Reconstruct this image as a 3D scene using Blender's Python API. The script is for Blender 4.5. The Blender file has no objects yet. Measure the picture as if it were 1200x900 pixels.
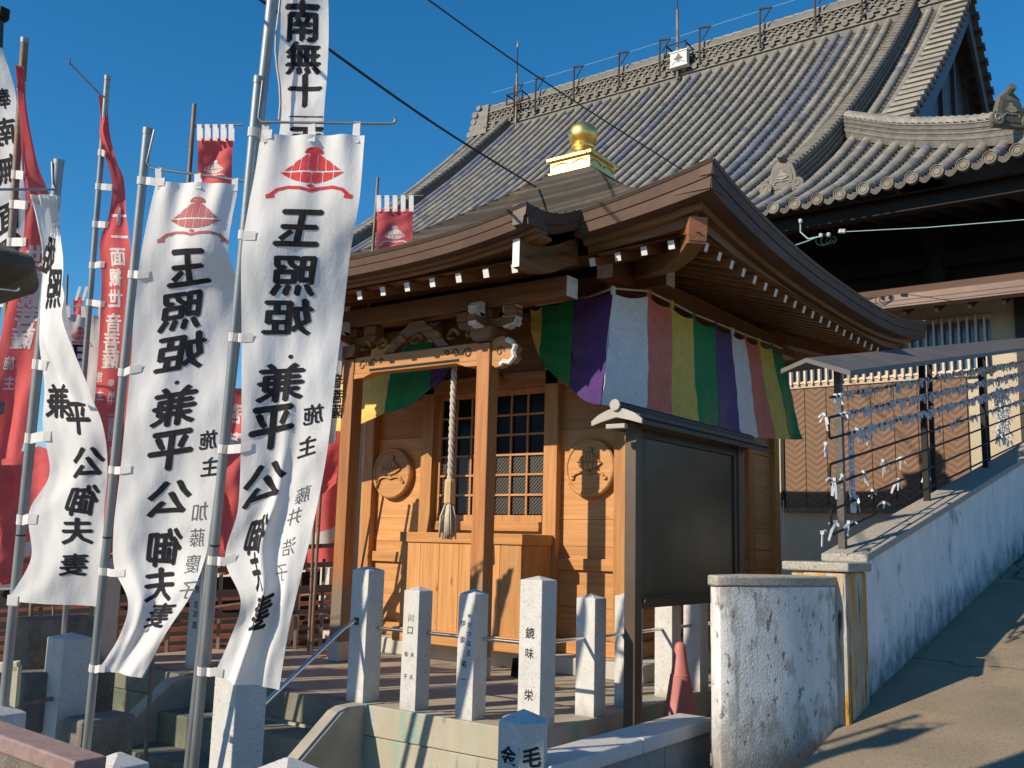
import bpy, bmesh, math, random
from mathutils import Vector, Matrix
R_ = random.Random(7)
SC = bpy.context.scene
COL = SC.collection
# ------------------------------------------------------------------ camera, sky, sun, exposure
F_PX, PITCH, ROLL, YAW = 1148.42, 0.159449, 0.0260825, 0.636094
CAM = Vector((0, 0, 1.25))
fw = Vector((-math.sin(YAW)*math.cos(PITCH), math.cos(YAW)*math.cos(PITCH), math.sin(PITCH)))
_r0 = Vector((math.cos(YAW), math.sin(YAW), 0)); _u0 = _r0.cross(fw)
rt = math.cos(ROLL)*_r0 + math.sin(ROLL)*_u0
up = -math.sin(ROLL)*_r0 + math.cos(ROLL)*_u0
cd = bpy.data.cameras.new('camera'); cam = bpy.data.objects.new('camera', cd); COL.objects.link(cam)
cd.sensor_width = 36; cd.lens = F_PX/1200*36; cd.clip_end = 4000; cd.clip_start = .05
cam.matrix_world = Matrix(((rt.x, up.x, -fw.x, CAM.x), (rt.y, up.y, -fw.y, CAM.y), (rt.z, up.z, -fw.z, CAM.z), (0, 0, 0, 1)))
SC.camera = cam
SUN_EL, SUN_AZ = math.radians(29), math.atan2(-.385, -.923)     # azimuth clockwise from +Y
w = bpy.data.worlds.new('World'); SC.world = w; w.use_nodes = True
nt = w.node_tree; bg = nt.nodes['Background']
sky = nt.nodes.new('ShaderNodeTexSky'); sky.sky_type = 'NISHITA'; sky.sun_disc = False
sky.sun_elevation = SUN_EL; sky.sun_rotation = SUN_AZ; sky.air_density = 1.0; sky.dust_density = 0.0; sky.ozone_density = 6.0
sky.altitude = 200
hs = nt.nodes.new('ShaderNodeHueSaturation'); hs.inputs['Saturation'].default_value = 1.22; hs.inputs['Hue'].default_value = .492
nt.links.new(sky.outputs[0], hs.inputs['Color']); nt.links.new(hs.outputs[0], bg.inputs[0]); bg.inputs[1].default_value = .125
sl = bpy.data.lights.new('sun', 'SUN'); sl.energy = 4.9; sl.angle = math.radians(.53); sl.color = (1, .87, .68)
so = bpy.data.objects.new('sun', sl); COL.objects.link(so)
sdir = Vector((math.sin(SUN_AZ)*math.cos(SUN_EL), math.cos(SUN_AZ)*math.cos(SUN_EL), math.sin(SUN_EL)))
so.rotation_euler = sdir.to_track_quat('Z', 'Y').to_euler(); so.location = sdir*60
SC.view_settings.view_transform = 'Standard'; SC.view_settings.look = 'None'
SC.view_settings.exposure = 0.2; SC.view_settings.gamma = 1
# ------------------------------------------------------------------ a pixel of the 1200x900 photograph -> a point of the place
def ray(x, y): return rt*((x-600)/F_PX) - up*((y-450)/F_PX) + fw
def at_d(x, y, d): return CAM + ray(x, y)*d
def at_y(x, y, Y): r = ray(x, y); return CAM + r*(Y/r.y)
def at_x(x, y, X): r = ray(x, y); return CAM + r*(X/r.x)
def at_z(x, y, z): r = ray(x, y); return CAM + r*((z-CAM.z)/r.z)
def V(*a): return Vector(a)
def lerp(a, b, t): return a + (b-a)*t
def track(pts, t):                               # piecewise interpolation of [(t, value)...]
    if t <= pts[0][0]: return pts[0][1]
    for (a, p), (b, q) in zip(pts, pts[1:]):
        if t <= b:
            s = (t-a)/(b-a); return p + (q-p)*s
    return pts[-1][1]
def smooth_track(vals, t):                       # Catmull-Rom through evenly spaced Vectors
    n = len(vals)-1; f = min(max(t, 0), 1)*n; i = min(int(f), n-1); s = f-i
    p0 = vals[max(i-1, 0)]; p1 = vals[i]; p2 = vals[i+1]; p3 = vals[min(i+2, n)]
    return .5*((2*p1) + (p2-p0)*s + (2*p0-5*p1+4*p2-p3)*s*s + (3*p1-p0-3*p2+p3)*s**3)
# ------------------------------------------------------------------ mesh collector
class MB:
    def __init__(s): s.v = []; s.f = []; s.m = []
    def add(s, vs, fs, mi=0):
        o = len(s.v); s.v += [Vector(p) for p in vs]; s.f += [tuple(i+o for i in f) for f in fs]; s.m += [mi]*len(fs); return s
    def box(s, a, b, mi=0):
        x0, y0, z0 = a; x1, y1, z1 = b
        return s.add([(x0,y0,z0),(x1,y0,z0),(x1,y1,z0),(x0,y1,z0),(x0,y0,z1),(x1,y0,z1),(x1,y1,z1),(x0,y1,z1)],
            [(3,2,1,0),(4,5,6,7),(0,1,5,4),(1,2,6,5),(2,3,7,6),(3,0,4,7)], mi)
    def cbox(s, c, d, mi=0): return s.box((c[0]-d[0]/2,c[1]-d[1]/2,c[2]-d[2]/2),(c[0]+d[0]/2,c[1]+d[1]/2,c[2]+d[2]/2), mi)
    def bar(s, p, q, w_, h, upv=(0,0,1), mi=0):   # box along p-q, w_ sideways, h along up
        p, q = Vector(p), Vector(q); d = (q-p).normalized(); sd = d.cross(Vector(upv)).normalized(); u = sd.cross(d)
        A = [p+sd*a*w_/2+u*b*h/2 for a, b in ((-1,-1),(1,-1),(1,1),(-1,1))]; B = [x+(q-p) for x in A]
        return s.add(A+B, [(0,1,2,3),(7,6,5,4),(1,0,4,5),(2,1,5,6),(3,2,6,7),(0,3,7,4)], mi)
    def tube(s, pts, r, n=8, mi=0, cap=True):
        pts = [Vector(p) for p in pts]; rs = r if isinstance(r, (list, tuple)) else [r]*len(pts)
        o = len(s.v); prev = None
        for i, p in enumerate(pts):
            t = (pts[min(i+1, len(pts)-1)]-pts[max(i-1, 0)]).normalized()
            a = prev-t*prev.dot(t) if prev else t.orthogonal()
            if a.length < 1e-6: a = t.orthogonal()
            a.normalize(); prev = a; b = t.cross(a)
            for k in range(n):
                an = 2*math.pi*k/n; s.v.append(p+(a*math.cos(an)+b*math.sin(an))*rs[i])
        for i in range(len(pts)-1):
            for k in range(n):
                k2 = (k+1)%n; s.f.append((o+i*n+k, o+i*n+k2, o+(i+1)*n+k2, o+(i+1)*n+k)); s.m.append(mi)
        if cap:
            s.f.append(tuple(o+k for k in range(n))[::-1]); s.m.append(mi)
            e = o+(len(pts)-1)*n; s.f.append(tuple(e+k for k in range(n))); s.m.append(mi)
        return s
    def prism(s, poly, a, b, mi=0):               # poly: list of Vectors (planar loop); swept by b-a offset
        a, b = Vector(a), Vector(b); n = len(poly)
        A = [Vector(p)+a for p in poly]; B = [Vector(p)+b for p in poly]
        return s.add(A+B, [tuple(range(n))[::-1], tuple(range(n, 2*n))]+[(i,(i+1)%n,n+(i+1)%n,n+i) for i in range(n)], mi)
    def grid(s, fn, nu, nv, mi=0):
        o = len(s.v)
        for j in range(nv+1):
            for i in range(nu+1): s.v.append(Vector(fn(i/nu, j/nv)))
        for j in range(nv):
            for i in range(nu):
                a = o+j*(nu+1)+i; s.f.append((a, a+1, a+nu+2, a+nu+1)); s.m.append(mi)
        return s
    def lathe(s, c, prof, n=24, mi=0):
        o = len(s.v); c = Vector(c)
        for r, z in prof:
            for k in range(n): an = 2*math.pi*k/n; s.v.append(c+Vector((r*math.cos(an), r*math.sin(an), z)))
        for i in range(len(prof)-1):
            for k in range(n): k2 = (k+1)%n; s.f.append((o+i*n+k, o+i*n+k2, o+(i+1)*n+k2, o+(i+1)*n+k)); s.m.append(mi)
        s.f.append(tuple(o+k for k in range(n))[::-1]); s.m.append(mi)
        e = o+(len(prof)-1)*n; s.f.append(tuple(e+k for k in range(n))); s.m.append(mi)
        return s
    def build(s, name, mat, parent=None, smooth=None, bevel=0, label=None, kind=None):
        me = bpy.data.meshes.new(name); off = Vector((0, 0, 0)); p = parent
        while p is not None: off += p.location; p = p.parent
        me.from_pydata([tuple(v-off) for v in s.v], [], s.f)
        for x in (mat if isinstance(mat, (list, tuple)) else [mat]): me.materials.append(x)
        if len(me.materials) > 1: me.polygons.foreach_set('material_index', s.m)
        me.update()
        if smooth: 
            me.polygons.foreach_set('use_smooth', [True]*len(me.polygons))
            if smooth is not True:
                me.set_sharp_from_angle(angle=math.radians(smooth))
        o = bpy.data.objects.new(name, me); COL.objects.link(o)
        if parent is not None: o.parent = parent
        if bevel:
            b = o.modifiers.new('bevel', 'BEVEL'); b.width = bevel; b.segments = 2; b.limit_method = 'ANGLE'; b.angle_limit = math.radians(40)
        if label: o['label'] = label
        if kind: o['kind'] = kind
        return o
def tag(o, label, cat, group=None):
    o['label'] = label; o['category'] = cat
    if group: o['group'] = group
    return o
def thing(name, label, cat, loc=(0,0,0), group=None):
    o = bpy.data.objects.new(name, None); COL.objects.link(o); o.location = loc; o.empty_display_size = .2
    return tag(o, label, cat, group)
def inst(src, name, loc, rot=(0,0,0), parent=None, scale=None):   # a copy sharing its mesh
    o = src.copy(); o.name = name; COL.objects.link(o); o.location = loc; o.rotation_euler = rot; o.parent = parent
    if scale: o.scale = scale
    return o
def base_off(parent):
    off = Vector((0, 0, 0)); p = parent
    while p is not None: off += p.location; p = p.parent
    return off
# ------------------------------------------------------------------ materials
def mat(name, c1, c2=None, scale=6, stretch=(1,1,1), rough=.6, bump=.15, bscale=60, bstretch=(1,1,1), metal=0, spec=.4,
        rnd=0, rlo=None, c3=None, m3=(.55,.7), s3=3, st3=(1,1,1), c4=None, m4=(.6,.66), s4=40, st4=(1,1,1), sheen=0, transl=0, bdist=.01, island=None, rough2=None, grime=None, streak=None):
    m = bpy.data.materials.new(name); m.use_nodes = True; n = m.node_tree.nodes; L = m.node_tree.links.new
    bs = n['Principled BSDF']; out = n['Material Output']
    tc = n.new('ShaderNodeTexCoord')
    oi = n.new('ShaderNodeObjectInfo')
    def noise(sc, st, det=5, ro=.6):
        mp = n.new('ShaderNodeMapping'); mp.inputs['Scale'].default_value = st
        L(tc.outputs['Object'], mp.inputs[0])
        ad = n.new('ShaderNodeVectorMath'); ad.operation = 'MULTIPLY_ADD'; ad.inputs[1].default_value = (17, 29, 13)
        cx = n.new('ShaderNodeCombineXYZ'); L(oi.outputs['Random'], cx.inputs[0]); L(oi.outputs['Random'], cx.inputs[1]); L(oi.outputs['Random'], cx.inputs[2])
        L(cx.outputs[0], ad.inputs[0]); L(mp.outputs[0], ad.inputs[2])
        t = n.new('ShaderNodeTexNoise'); t.inputs['Scale'].default_value = sc; t.inputs['Detail'].default_value = det; t.inputs['Roughness'].default_value = ro
        L(ad.outputs[0], t.inputs['Vector']); return t.outputs['Fac']
    def ramp(src, lo, hi):
        r = n.new('ShaderNodeMapRange'); r.inputs[1].default_value = lo; r.inputs[2].default_value = hi; r.interpolation_type = 'SMOOTHSTEP'
        L(src, r.inputs[0]); return r.outputs[0]
    def mix(f, a, b):
        x = n.new('ShaderNodeMix'); x.data_type = 'RGBA'; 
        if isinstance(f, float): x.inputs[0].default_value = f
        else: L(f, x.inputs[0])
        for k, c in ((6, a), (7, b)):
            if isinstance(c, tuple): x.inputs[k].default_value = (*c, 1)
            else: L(c, x.inputs[k])
        return x.outputs[2]
    col = c1
    if c2: col = mix(ramp(noise(scale, stretch), .3, .7), c1, c2)
    if c3: col = mix(ramp(noise(s3, st3, 8, .65), *m3), col, c3)
    if c4: col = mix(ramp(noise(s4, st4, 3, .6), *m4), col, c4)
    if streak:                                        # runs of dirt coming down from the top edge
        col = mix(ramp(noise(streak[1], (1, 1, .09), 6, .7), streak[2], streak[3]), col, streak[0])
    if grime:                                         # a ragged dirty band along the foot
        z0, z1, gc, sl = grime
        sx = n.new('ShaderNodeSeparateXYZ'); L(tc.outputs['Object'], sx.inputs[0])
        m1 = n.new('ShaderNodeMath'); m1.operation = 'MULTIPLY_ADD'; m1.inputs[1].default_value = -sl; L(sx.outputs[1], m1.inputs[0]); L(sx.outputs[2], m1.inputs[2])
        m2 = n.new('ShaderNodeMath'); m2.operation = 'MULTIPLY_ADD'; m2.inputs[1].default_value = (z1-z0)*2.2; L(noise(7, (1, 1, .6), 8, .7), m2.inputs[0]); L(m1.outputs[0], m2.inputs[2])
        r = n.new('ShaderNodeMapRange'); r.inputs[1].default_value = z1+(z1-z0)*1.1; r.inputs[2].default_value = z0+(z1-z0)*1.1; r.interpolation_type = 'SMOOTHSTEP'; L(m2.outputs[0], r.inputs[0])
        m3_ = n.new('ShaderNodeMath'); m3_.operation = 'MULTIPLY'; m3_.inputs[1].default_value = .85; L(r.outputs[0], m3_.inputs[0])
        col = mix(m3_.outputs[0], col, gc)
    if rnd:
        f = oi.outputs['Random']
        if island:
            g = n.new('ShaderNodeNewGeometry'); a = n.new('ShaderNodeMath'); a.operation = 'ADD'; L(f, a.inputs[0]); L(g.outputs['Random Per Island'], a.inputs[1])
            b = n.new('ShaderNodeMath'); b.operation = 'FRACT'; L(a.outputs[0], b.inputs[0]); f = b.outputs[0]
        r = n.new('ShaderNodeMapRange'); r.inputs[3].default_value = 1-rnd; r.inputs[4].default_value = 1+rnd*.6; L(f, r.inputs[0])
        h = n.new('ShaderNodeHueSaturation'); L(r.outputs[0], h.inputs['Value'])
        if isinstance(col, tuple): h.inputs['Color'].default_value = (*col, 1)
        else: L(col, h.inputs['Color'])
        col = h.outputs[0]
    if isinstance(col, tuple): bs.inputs['Base Color'].default_value = (*col, 1)
    else: L(col, bs.inputs['Base Color'])
    bs.inputs['Roughness'].default_value = rough; bs.inputs['Metallic'].default_value = metal
    bs.inputs['Specular IOR Level'].default_value = spec
    if rough2 is not None:
        r = n.new('ShaderNodeMapRange'); r.inputs[3].default_value = rough; r.inputs[4].default_value = rough2; L(noise(scale*1.7, stretch), r.inputs[0]); L(r.outputs[0], bs.inputs['Roughness'])
    if bump:
        b = n.new('ShaderNodeBump'); b.inputs['Strength'].default_value = bump; b.inputs['Distance'].default_value = bdist
        L(noise(bscale, bstretch, 4), b.inputs['Height']); L(b.outputs[0], bs.inputs['Normal'])
    if transl:
        t = n.new('ShaderNodeBsdfTranslucent'); mx = n.new('ShaderNodeMixShader'); mx.inputs[0].default_value = transl
        if isinstance(col, tuple): t.inputs[0].default_value = (*col, 1)
        else: L(col, t.inputs[0])
        L(bs.outputs[0], mx.inputs[1]); L(t.outputs[0], mx.inputs[2]); L(mx.outputs[0], out.inputs[0])
    return m
def wood(name, a, b, ax, rough=.5, c3=None, m3=(.55,.75), s3=2.2, rnd=.16, grime=None):
    st = [26, 26, 26]; st[ax] = 1.3; fs = [120, 120, 120]; fs[ax] = 3
    return mat(name, a, b, 1, tuple(st), rough, .25, 1, tuple(fs), rnd=rnd, c3=c3 or tuple(x*.72 for x in a), m3=m3, s3=s3, st3=tuple(.25 if i == ax else 1.6 for i in range(3)), c4=tuple(x*.55 for x in b), m4=(.68,.74), s4=5, st4=tuple(.5 if i == ax else 2.5 for i in range(3)), bdist=.004, spec=.35, grime=grime)
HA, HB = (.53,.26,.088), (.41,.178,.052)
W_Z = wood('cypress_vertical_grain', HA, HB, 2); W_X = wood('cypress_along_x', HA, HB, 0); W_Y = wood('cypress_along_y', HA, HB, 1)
PA, PB = (.61,.315,.115), (.49,.222,.07)
W_PANEL = wood('cypress_panel', PA, PB, 0, rnd=.30)
W_POST = wood('weathered_post', (.44,.19,.062), (.33,.125,.038), 2, c3=(.20,.16,.12), m3=(.60,.76), s3=1.4, grime=(.55, 1.05, (.19,.165,.135), 0))
EA, EB = (.25,.122,.048), (.165,.075,.028)  # same cypress, with weathering and under-eave shade put into the colour
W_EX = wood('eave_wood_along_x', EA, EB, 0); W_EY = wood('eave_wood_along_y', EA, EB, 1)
W_DARK = wood('dark_wood', (.035,.024,.018), (.022,.015,.011), 0)
W_OLD = wood('old_grey_wood', (.22,.17,.12), (.14,.105,.075), 2)
M_WHITE = mat('white_paint', (.78,.77,.74), (.66,.65,.61), 8, rough=.55, bump=.05)
M_WHITECARVE = mat('weathered_white_paint', (.74,.72,.67), (.55,.52,.46), 14, rough=.6, bump=.2)
M_FASCIA = mat('copper_fascia', (.125,.074,.051), (.09,.053,.038), 3, (1,1,1), .6, .1, 30, spec=.2, metal=0)
M_FASCIADARK = mat('dark_copper_edge', (.075,.053,.043), (.10,.068,.052), 5, rough=.45, bump=.1, metal=.3)
M_ROOFCU = mat('copper_roof', (.082,.070,.057), (.056,.049,.041), 2.5, (1,1,1), .7, .12, 14, metal=0, spec=.15, c3=(.13,.092,.055), m3=(.5,.72), s3=1.3, rnd=.45, island=True)
M_GOLD = mat('gold_leaf', (1.0,.70,.25), (.95,.60,.16), 6, rough=.33, bump=.03, bscale=20, metal=1, rough2=.45)
M_GOLDDARK = mat('gilt_relief', (.50,.27,.035), None, rough=.4, bump=0, metal=.8)
M_GOLDDARK2 = mat("dull_gilt_carving", (.30,.19,.03), (.16,.10,.04), 12, rough=.5, bump=.2)
M_GRAN = mat('granite', (.60,.58,.55), (.52,.51,.49), 9, rough=.62, bump=.25, bscale=160, bdist=.003, c3=(.33,.33,.335), m3=(.57,.64), s3=70, c4=(.68,.66,.62), m4=(.6,.68), s4=95, rnd=.10, grime=(-.05, .10, (.30,.285,.24), 0), streak=((.40,.39,.36), 9, .60, .76))
M_GRANDARK = mat('old_granite', (.20,.18,.155), (.12,.105,.09), 5, rough=.8, bump=.5, bscale=60, c3=(.27,.25,.21), m3=(.55,.65), s3=60, rnd=.1)
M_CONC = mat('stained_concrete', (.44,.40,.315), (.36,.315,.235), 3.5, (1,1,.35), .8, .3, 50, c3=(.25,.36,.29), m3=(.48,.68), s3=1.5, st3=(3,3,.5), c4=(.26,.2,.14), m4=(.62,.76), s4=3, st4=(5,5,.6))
M_STAIR = mat('mossy_shaded_concrete', (.22,.205,.155), (.16,.155,.12), 3.5, (1,1,.5), .85, .4, 50, c3=(.105,.125,.09), m3=(.46,.66), s3=2.2, c4=(.08,.075,.06), m4=(.6,.74), s4=4)
M_CONCPLAIN = mat('plain_concrete', (.40,.365,.30), (.31,.285,.235), 4, rough=.85, bump=.35, bscale=60, c3=(.22,.205,.165), m3=(.54,.74), s3=2.5)
M_PAVE = mat('platform_paving', (.40,.345,.265), (.31,.265,.20), 5, rough=.9, bump=.5, bscale=110, c3=(.46,.42,.34), m3=(.55,.66), s3=90)
M_STONEW = mat('white_base_stone', (.52,.49,.43), (.44,.41,.35), 5, rough=.8, bump=.25, bscale=90)
M_STEEL = mat('stainless_steel', (.62,.62,.62), None, rough=.22, bump=0, metal=1)
M_GALV = mat('galvanised_pole', (.36,.385,.39), (.27,.29,.30), 10, (1,1,.2), .42, .06, 40, metal=.75, rough2=.55)
M_RUSTPOLE = mat('rusty_pole', (.30,.27,.24), (.22,.13,.08), 9, (1,1,.25), .6, .2, 50, metal=.4)
M_DARKMETAL = mat('dark_bronze_metal', (.055,.048,.04), (.075,.064,.052), 4, rough=.38, bump=.04, metal=.6)
M_KIOSKFACE = mat('grey_bronze_metal', (.105,.078,.058), (.085,.064,.048), 4, rough=.42, bump=.04, metal=.4)
M_BLACK = mat('black_steel', (.014,.014,.014), (.022,.020,.018), 7, rough=.6, bump=.15, spec=.2)
M_INK = mat('black_ink', (.016,.016,.018), (.03,.03,.034), 60, rough=.85, bump=0, spec=.2)
M_INKFAINT = mat('faded_ink', (.19,.19,.195), (.10,.10,.105), 60, rough=.85, bump=0, spec=.2)
M_INKRED = mat('red_ink', (.62,.055,.06), (.52,.05,.055), 25, rough=.85, bump=0, spec=.2)
M_INKWHITE = mat('white_ink', (.74,.66,.62), (.62,.52,.5), 25, rough=.85, bump=0, spec=.2)
M_INKPINK = mat('faded_red_ink', (.50,.13,.13), (.42,.15,.15), 25, rough=.85, bump=0, spec=.2)
def cloth(name, a, b, tr=.22): return mat(name, a, b, 5, rough=.9, bump=.34, bscale=26, bstretch=(1,1,.45), spec=.15, transl=tr, bdist=.008)
C_WHITE = cloth('white_banner_cloth', (.88,.865,.85), (.83,.815,.80), .26)
C_RED = cloth('red_banner_cloth', (.82,.165,.165), (.74,.13,.13), .34)
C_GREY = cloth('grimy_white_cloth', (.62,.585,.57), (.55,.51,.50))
C_STRAP = cloth('strap_cloth', (.74,.72,.70), (.66,.64,.62), .15)
def silk(name, a, b): return mat(name, a, b, 8, rough=.48, bump=.25, bscale=14, spec=.4, c3=tuple(min(1, x*1.08) for x in a), m3=(.50,.60), s3=26, transl=.15, bdist=.006)
S_GREEN = silk('green_brocade', (.010,.25,.07), (.008,.20,.052)); S_PURPLE = silk('purple_brocade', (.105,.05,.20), (.085,.04,.165))
S_WHITE = silk('white_brocade', (.82,.80,.80), (.74,.72,.73)); S_RED = silk('red_brocade', (.72,.20,.13), (.62,.155,.10)); S_YELLOW = silk('yellow_brocade', (.74,.55,.10), (.64,.46,.07))
M_PLASTER = mat('weathered_white_plaster', (.72,.71,.69), (.60,.59,.575), 7, (1,1,.5), rough=.85, bump=.5, bscale=60, c3=(.43,.41,.37), m3=(.51,.62), s3=6, st3=(1.4,1.4,.7), c4=(.22,.205,.175), m4=(.60,.66), s4=17, st4=(1,1,.55), streak=((.30,.285,.25), 7, .57, .72), grime=(-.05, .45, (.22,.20,.165), 0))
M_WALLW = mat('painted_retaining_wall', (.78,.78,.78), (.66,.665,.67), 5, (1,1,.5), rough=.8, bump=.4, bscale=45, c3=(.34,.34,.34), m3=(.56,.72), s3=4, st3=(1,1,.5), grime=(.12, .60, (.10,.095,.085), .2), streak=((.45,.45,.45), 5, .58, .80), c4=(.20,.19,.18), m4=(.67,.74), s4=17, st4=(1,1,.35))
M_PILLAR = mat('rust_stained_pillar', (.46,.43,.37), (.34,.30,.24), 4, rough=.85, bump=.5, bscale=40, c3=(.50,.25,.04), m3=(.40,.54), s3=2.4, st3=(2.4,2.4,.45), c4=(.07,.055,.04), m4=(.56,.68), s4=6, st4=(3,3,.4))
M_COPING = mat('washed_pebble_coping', (.42,.385,.33), (.31,.285,.245), 40, rough=.9, bump=.9, bscale=150, bdist=.004, c3=(.16,.145,.125), m3=(.55,.62), s3=75, c4=(.62,.58,.5), m4=(.6,.66), s4=110)
M_ROAD = mat('worn_asphalt', (.285,.222,.148), (.215,.17,.115), 1.3, rough=.92, bump=.55, bscale=130, bdist=.004, c3=(.33,.255,.155), m3=(.5,.72), s3=.9, c4=(.115,.10,.08), m4=(.56,.66), s4=75)
def crack(m):                                     # hairline cracks and tar seams across the road
    n = m.node_tree.nodes; L = m.node_tree.links.new; bs = n['Principled BSDF']; src = bs.inputs['Base Color'].links[0].from_socket
    tc = n.new('ShaderNodeTexCoord'); ns = n.new('ShaderNodeTexNoise'); ns.inputs['Scale'].default_value = 2.5; ns.inputs['Detail'].default_value = 6; L(tc.outputs['Object'], ns.inputs['Vector'])
    ad = n.new('ShaderNodeVectorMath'); ad.operation = 'MULTIPLY_ADD'; ad.inputs[1].default_value = (.5, .5, 0); L(ns.outputs['Color'], ad.inputs[0]); L(tc.outputs['Object'], ad.inputs[2])
    vo = n.new('ShaderNodeTexVoronoi'); vo.feature = 'DISTANCE_TO_EDGE'; vo.inputs['Scale'].default_value = .42; L(ad.outputs[0], vo.inputs['Vector'])
    r = n.new('ShaderNodeMapRange'); r.inputs[1].default_value = .006; r.inputs[2].default_value = .001; L(vo.outputs['Distance'], r.inputs[0])
    x = n.new('ShaderNodeMix'); x.data_type = 'RGBA'; L(r.outputs[0], x.inputs[0]); L(src, x.inputs[6]); x.inputs[7].default_value = (.06,.052,.042,1); L(x.outputs[2], bs.inputs['Base Color'])
crack(M_ROAD)
M_GROUND = mat('ground_soil', (.17,.15,.125), (.12,.105,.09), 2, rough=.95, bump=.5, bscale=60)
M_TILE = mat('smoked_roof_tile', (.295,.268,.222), (.235,.215,.183), 5, rough=.58, bump=.2, bscale=30, c3=(.36,.325,.26), m3=(.54,.72), s3=1.6, c4=(.19,.18,.17), m4=(.6,.72), s4=5, rnd=.17, island=True, spec=.4)
M_TILEBLUE = mat('bluish_roof_tile', (.20,.205,.235), (.155,.16,.185), 5, rough=.42, bump=.15, bscale=30, rnd=.22, island=True, c3=(.22,.21,.2), m3=(.58,.7), s3=3)  # newer glossy tiles, with the sky they reflect put into the tint
M_PAN = mat('pan_tile', (.105,.094,.077), (.058,.053,.045), 4, rough=.65, bump=.25, bscale=30, rnd=.25, island=True)  # darker than the cover tiles, the shade between rows put into the colour
M_RIDGE = mat('ridge_tile', (.16,.147,.125), (.10,.094,.083), 5, rough=.62, bump=.3, bscale=25, rnd=.2, island=True)
M_RIDGELIGHT = mat('pale_ridge_course', (.23,.21,.178), (.16,.15,.13), 5, rough=.65, bump=.25, bscale=25, rnd=.15, island=True)
M_GABLE = wood('gable_boards', (.10,.09,.08), (.06,.054,.048), 2)
M_SOFFIT = mat('shade_dark_timber', (.012,.010,.0085), (.017,.014,.0115), 5, rough=.8, bump=.2, bscale=20)  # near-black all over, the deep eave shade put into the timber's colour
M_BEIGE = mat('beige_plaster_wall', (.50,.43,.315), (.44,.375,.27), 2, rough=.9, bump=.2, bscale=60)
M_BEIGELOW = mat('grey_plaster_footing', (.30,.27,.22), (.25,.225,.19), 2, rough=.9, bump=.2, bscale=60)
M_ANNEXCU = mat('reddish_copper_sheet', (.205,.128,.092), (.155,.096,.071), 3, (1,6,1), .5, .15, 20, metal=.1)
M_RACKROOF = mat('shaded_painted_sheet', (.13,.115,.105), (.095,.09,.088), 3, rough=.6, bump=.15, bscale=40, c3=(.24,.085,.06), m3=(.54,.70), s3=.6)  # dark base stands in for the shaded end, red for the sunlit paint
M_BAR = mat('cream_window_bar', (.68,.56,.42), (.58,.47,.35), 6, rough=.6, bump=.05)
M_GLASS = mat('dark_window_glass', (.010,.011,.012), None, rough=.18, bump=.1, bscale=9, spec=.06)
M_BLUEGLASS = mat('frosted_window_glass', (.10,.14,.19), (.07,.10,.14), 2, rough=.15, bump=0, spec=.7)
M_ACRYL = mat('dark_acrylic_sheet', (.070,.055,.036), (.10,.079,.05), 1.2, rough=.12, bump=.03, bscale=3, spec=.16, rough2=.3, c3=(.075,.06,.04), m3=(.5,.75), s3=2.2)
M_PAPER = mat('white_paper', (.74,.74,.76), (.62,.63,.68), 30, rough=.85, bump=.1, transl=.2)
M_CONE = mat('faded_red_cone', (.50,.17,.15), (.42,.14,.125), 5, rough=.6, bump=.08, rnd=.02)
M_ROPEM = mat('hemp_rope', (.56,.50,.43), (.44,.385,.32), 30, rough=.9, bump=.4, bscale=80)
M_TASSEL = mat('tassel_yarn', (.60,.53,.42), (.50,.43,.33), 30, rough=.95, bump=.4, bscale=120)
M_WIRE = mat('green_wire_sheath', (.010,.035,.032), None, rough=.5, bump=0)
M_CYAN = mat('pale_cyan_cable', (.30,.45,.45), None, rough=.5, bump=0)
M_RUSTBOARD = mat('rust_red_boards', (.21,.065,.04), (.13,.045,.032), 3, (1,1,1), .75, .3, 30, rnd=.2)
M_SIGNWHITE = mat('sign_plate', (.70,.69,.66), (.6,.59,.55), 4, rough=.5, bump=.03)
M_CREAM = mat('cream_frame', (.62,.56,.40), None, rough=.6, bump=.05)
M_REDPLASTIC = mat('red_plastic', (.55,.02,.02), None, rough=.4, bump=.02)
def screen_mat():
    m = mat('wire_screen', (.012,.013,.014), None, rough=.3, bump=0); n = m.node_tree.nodes; L = m.node_tree.links.new
    tc = n.new('ShaderNodeTexCoord'); wv = n.new('ShaderNodeTexWave'); wv.bands_direction = 'DIAGONAL'; wv.inputs['Scale'].default_value = 15
    mp = n.new('ShaderNodeMapping'); mp.inputs['Scale'].default_value = (1, 0, -1); L(tc.outputs['Object'], mp.inputs[0]); L(mp.outputs[0], wv.inputs['Vector'])
    cr = n.new('ShaderNodeMapRange'); cr.inputs[1].default_value = .62; cr.inputs[2].default_value = .8; L(wv.outputs['Fac'], cr.inputs[0])
    x = n.new('ShaderNodeMix'); x.data_type = 'RGBA'; x.inputs[6].default_value = (.010,.011,.012,1); x.inputs[7].default_value = (.13,.115,.09,1); L(cr.outputs[0], x.inputs[0])
    L(x.outputs[2], n['Principled BSDF'].inputs['Base Color']); return m
M_SCREEN = screen_mat()
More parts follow.
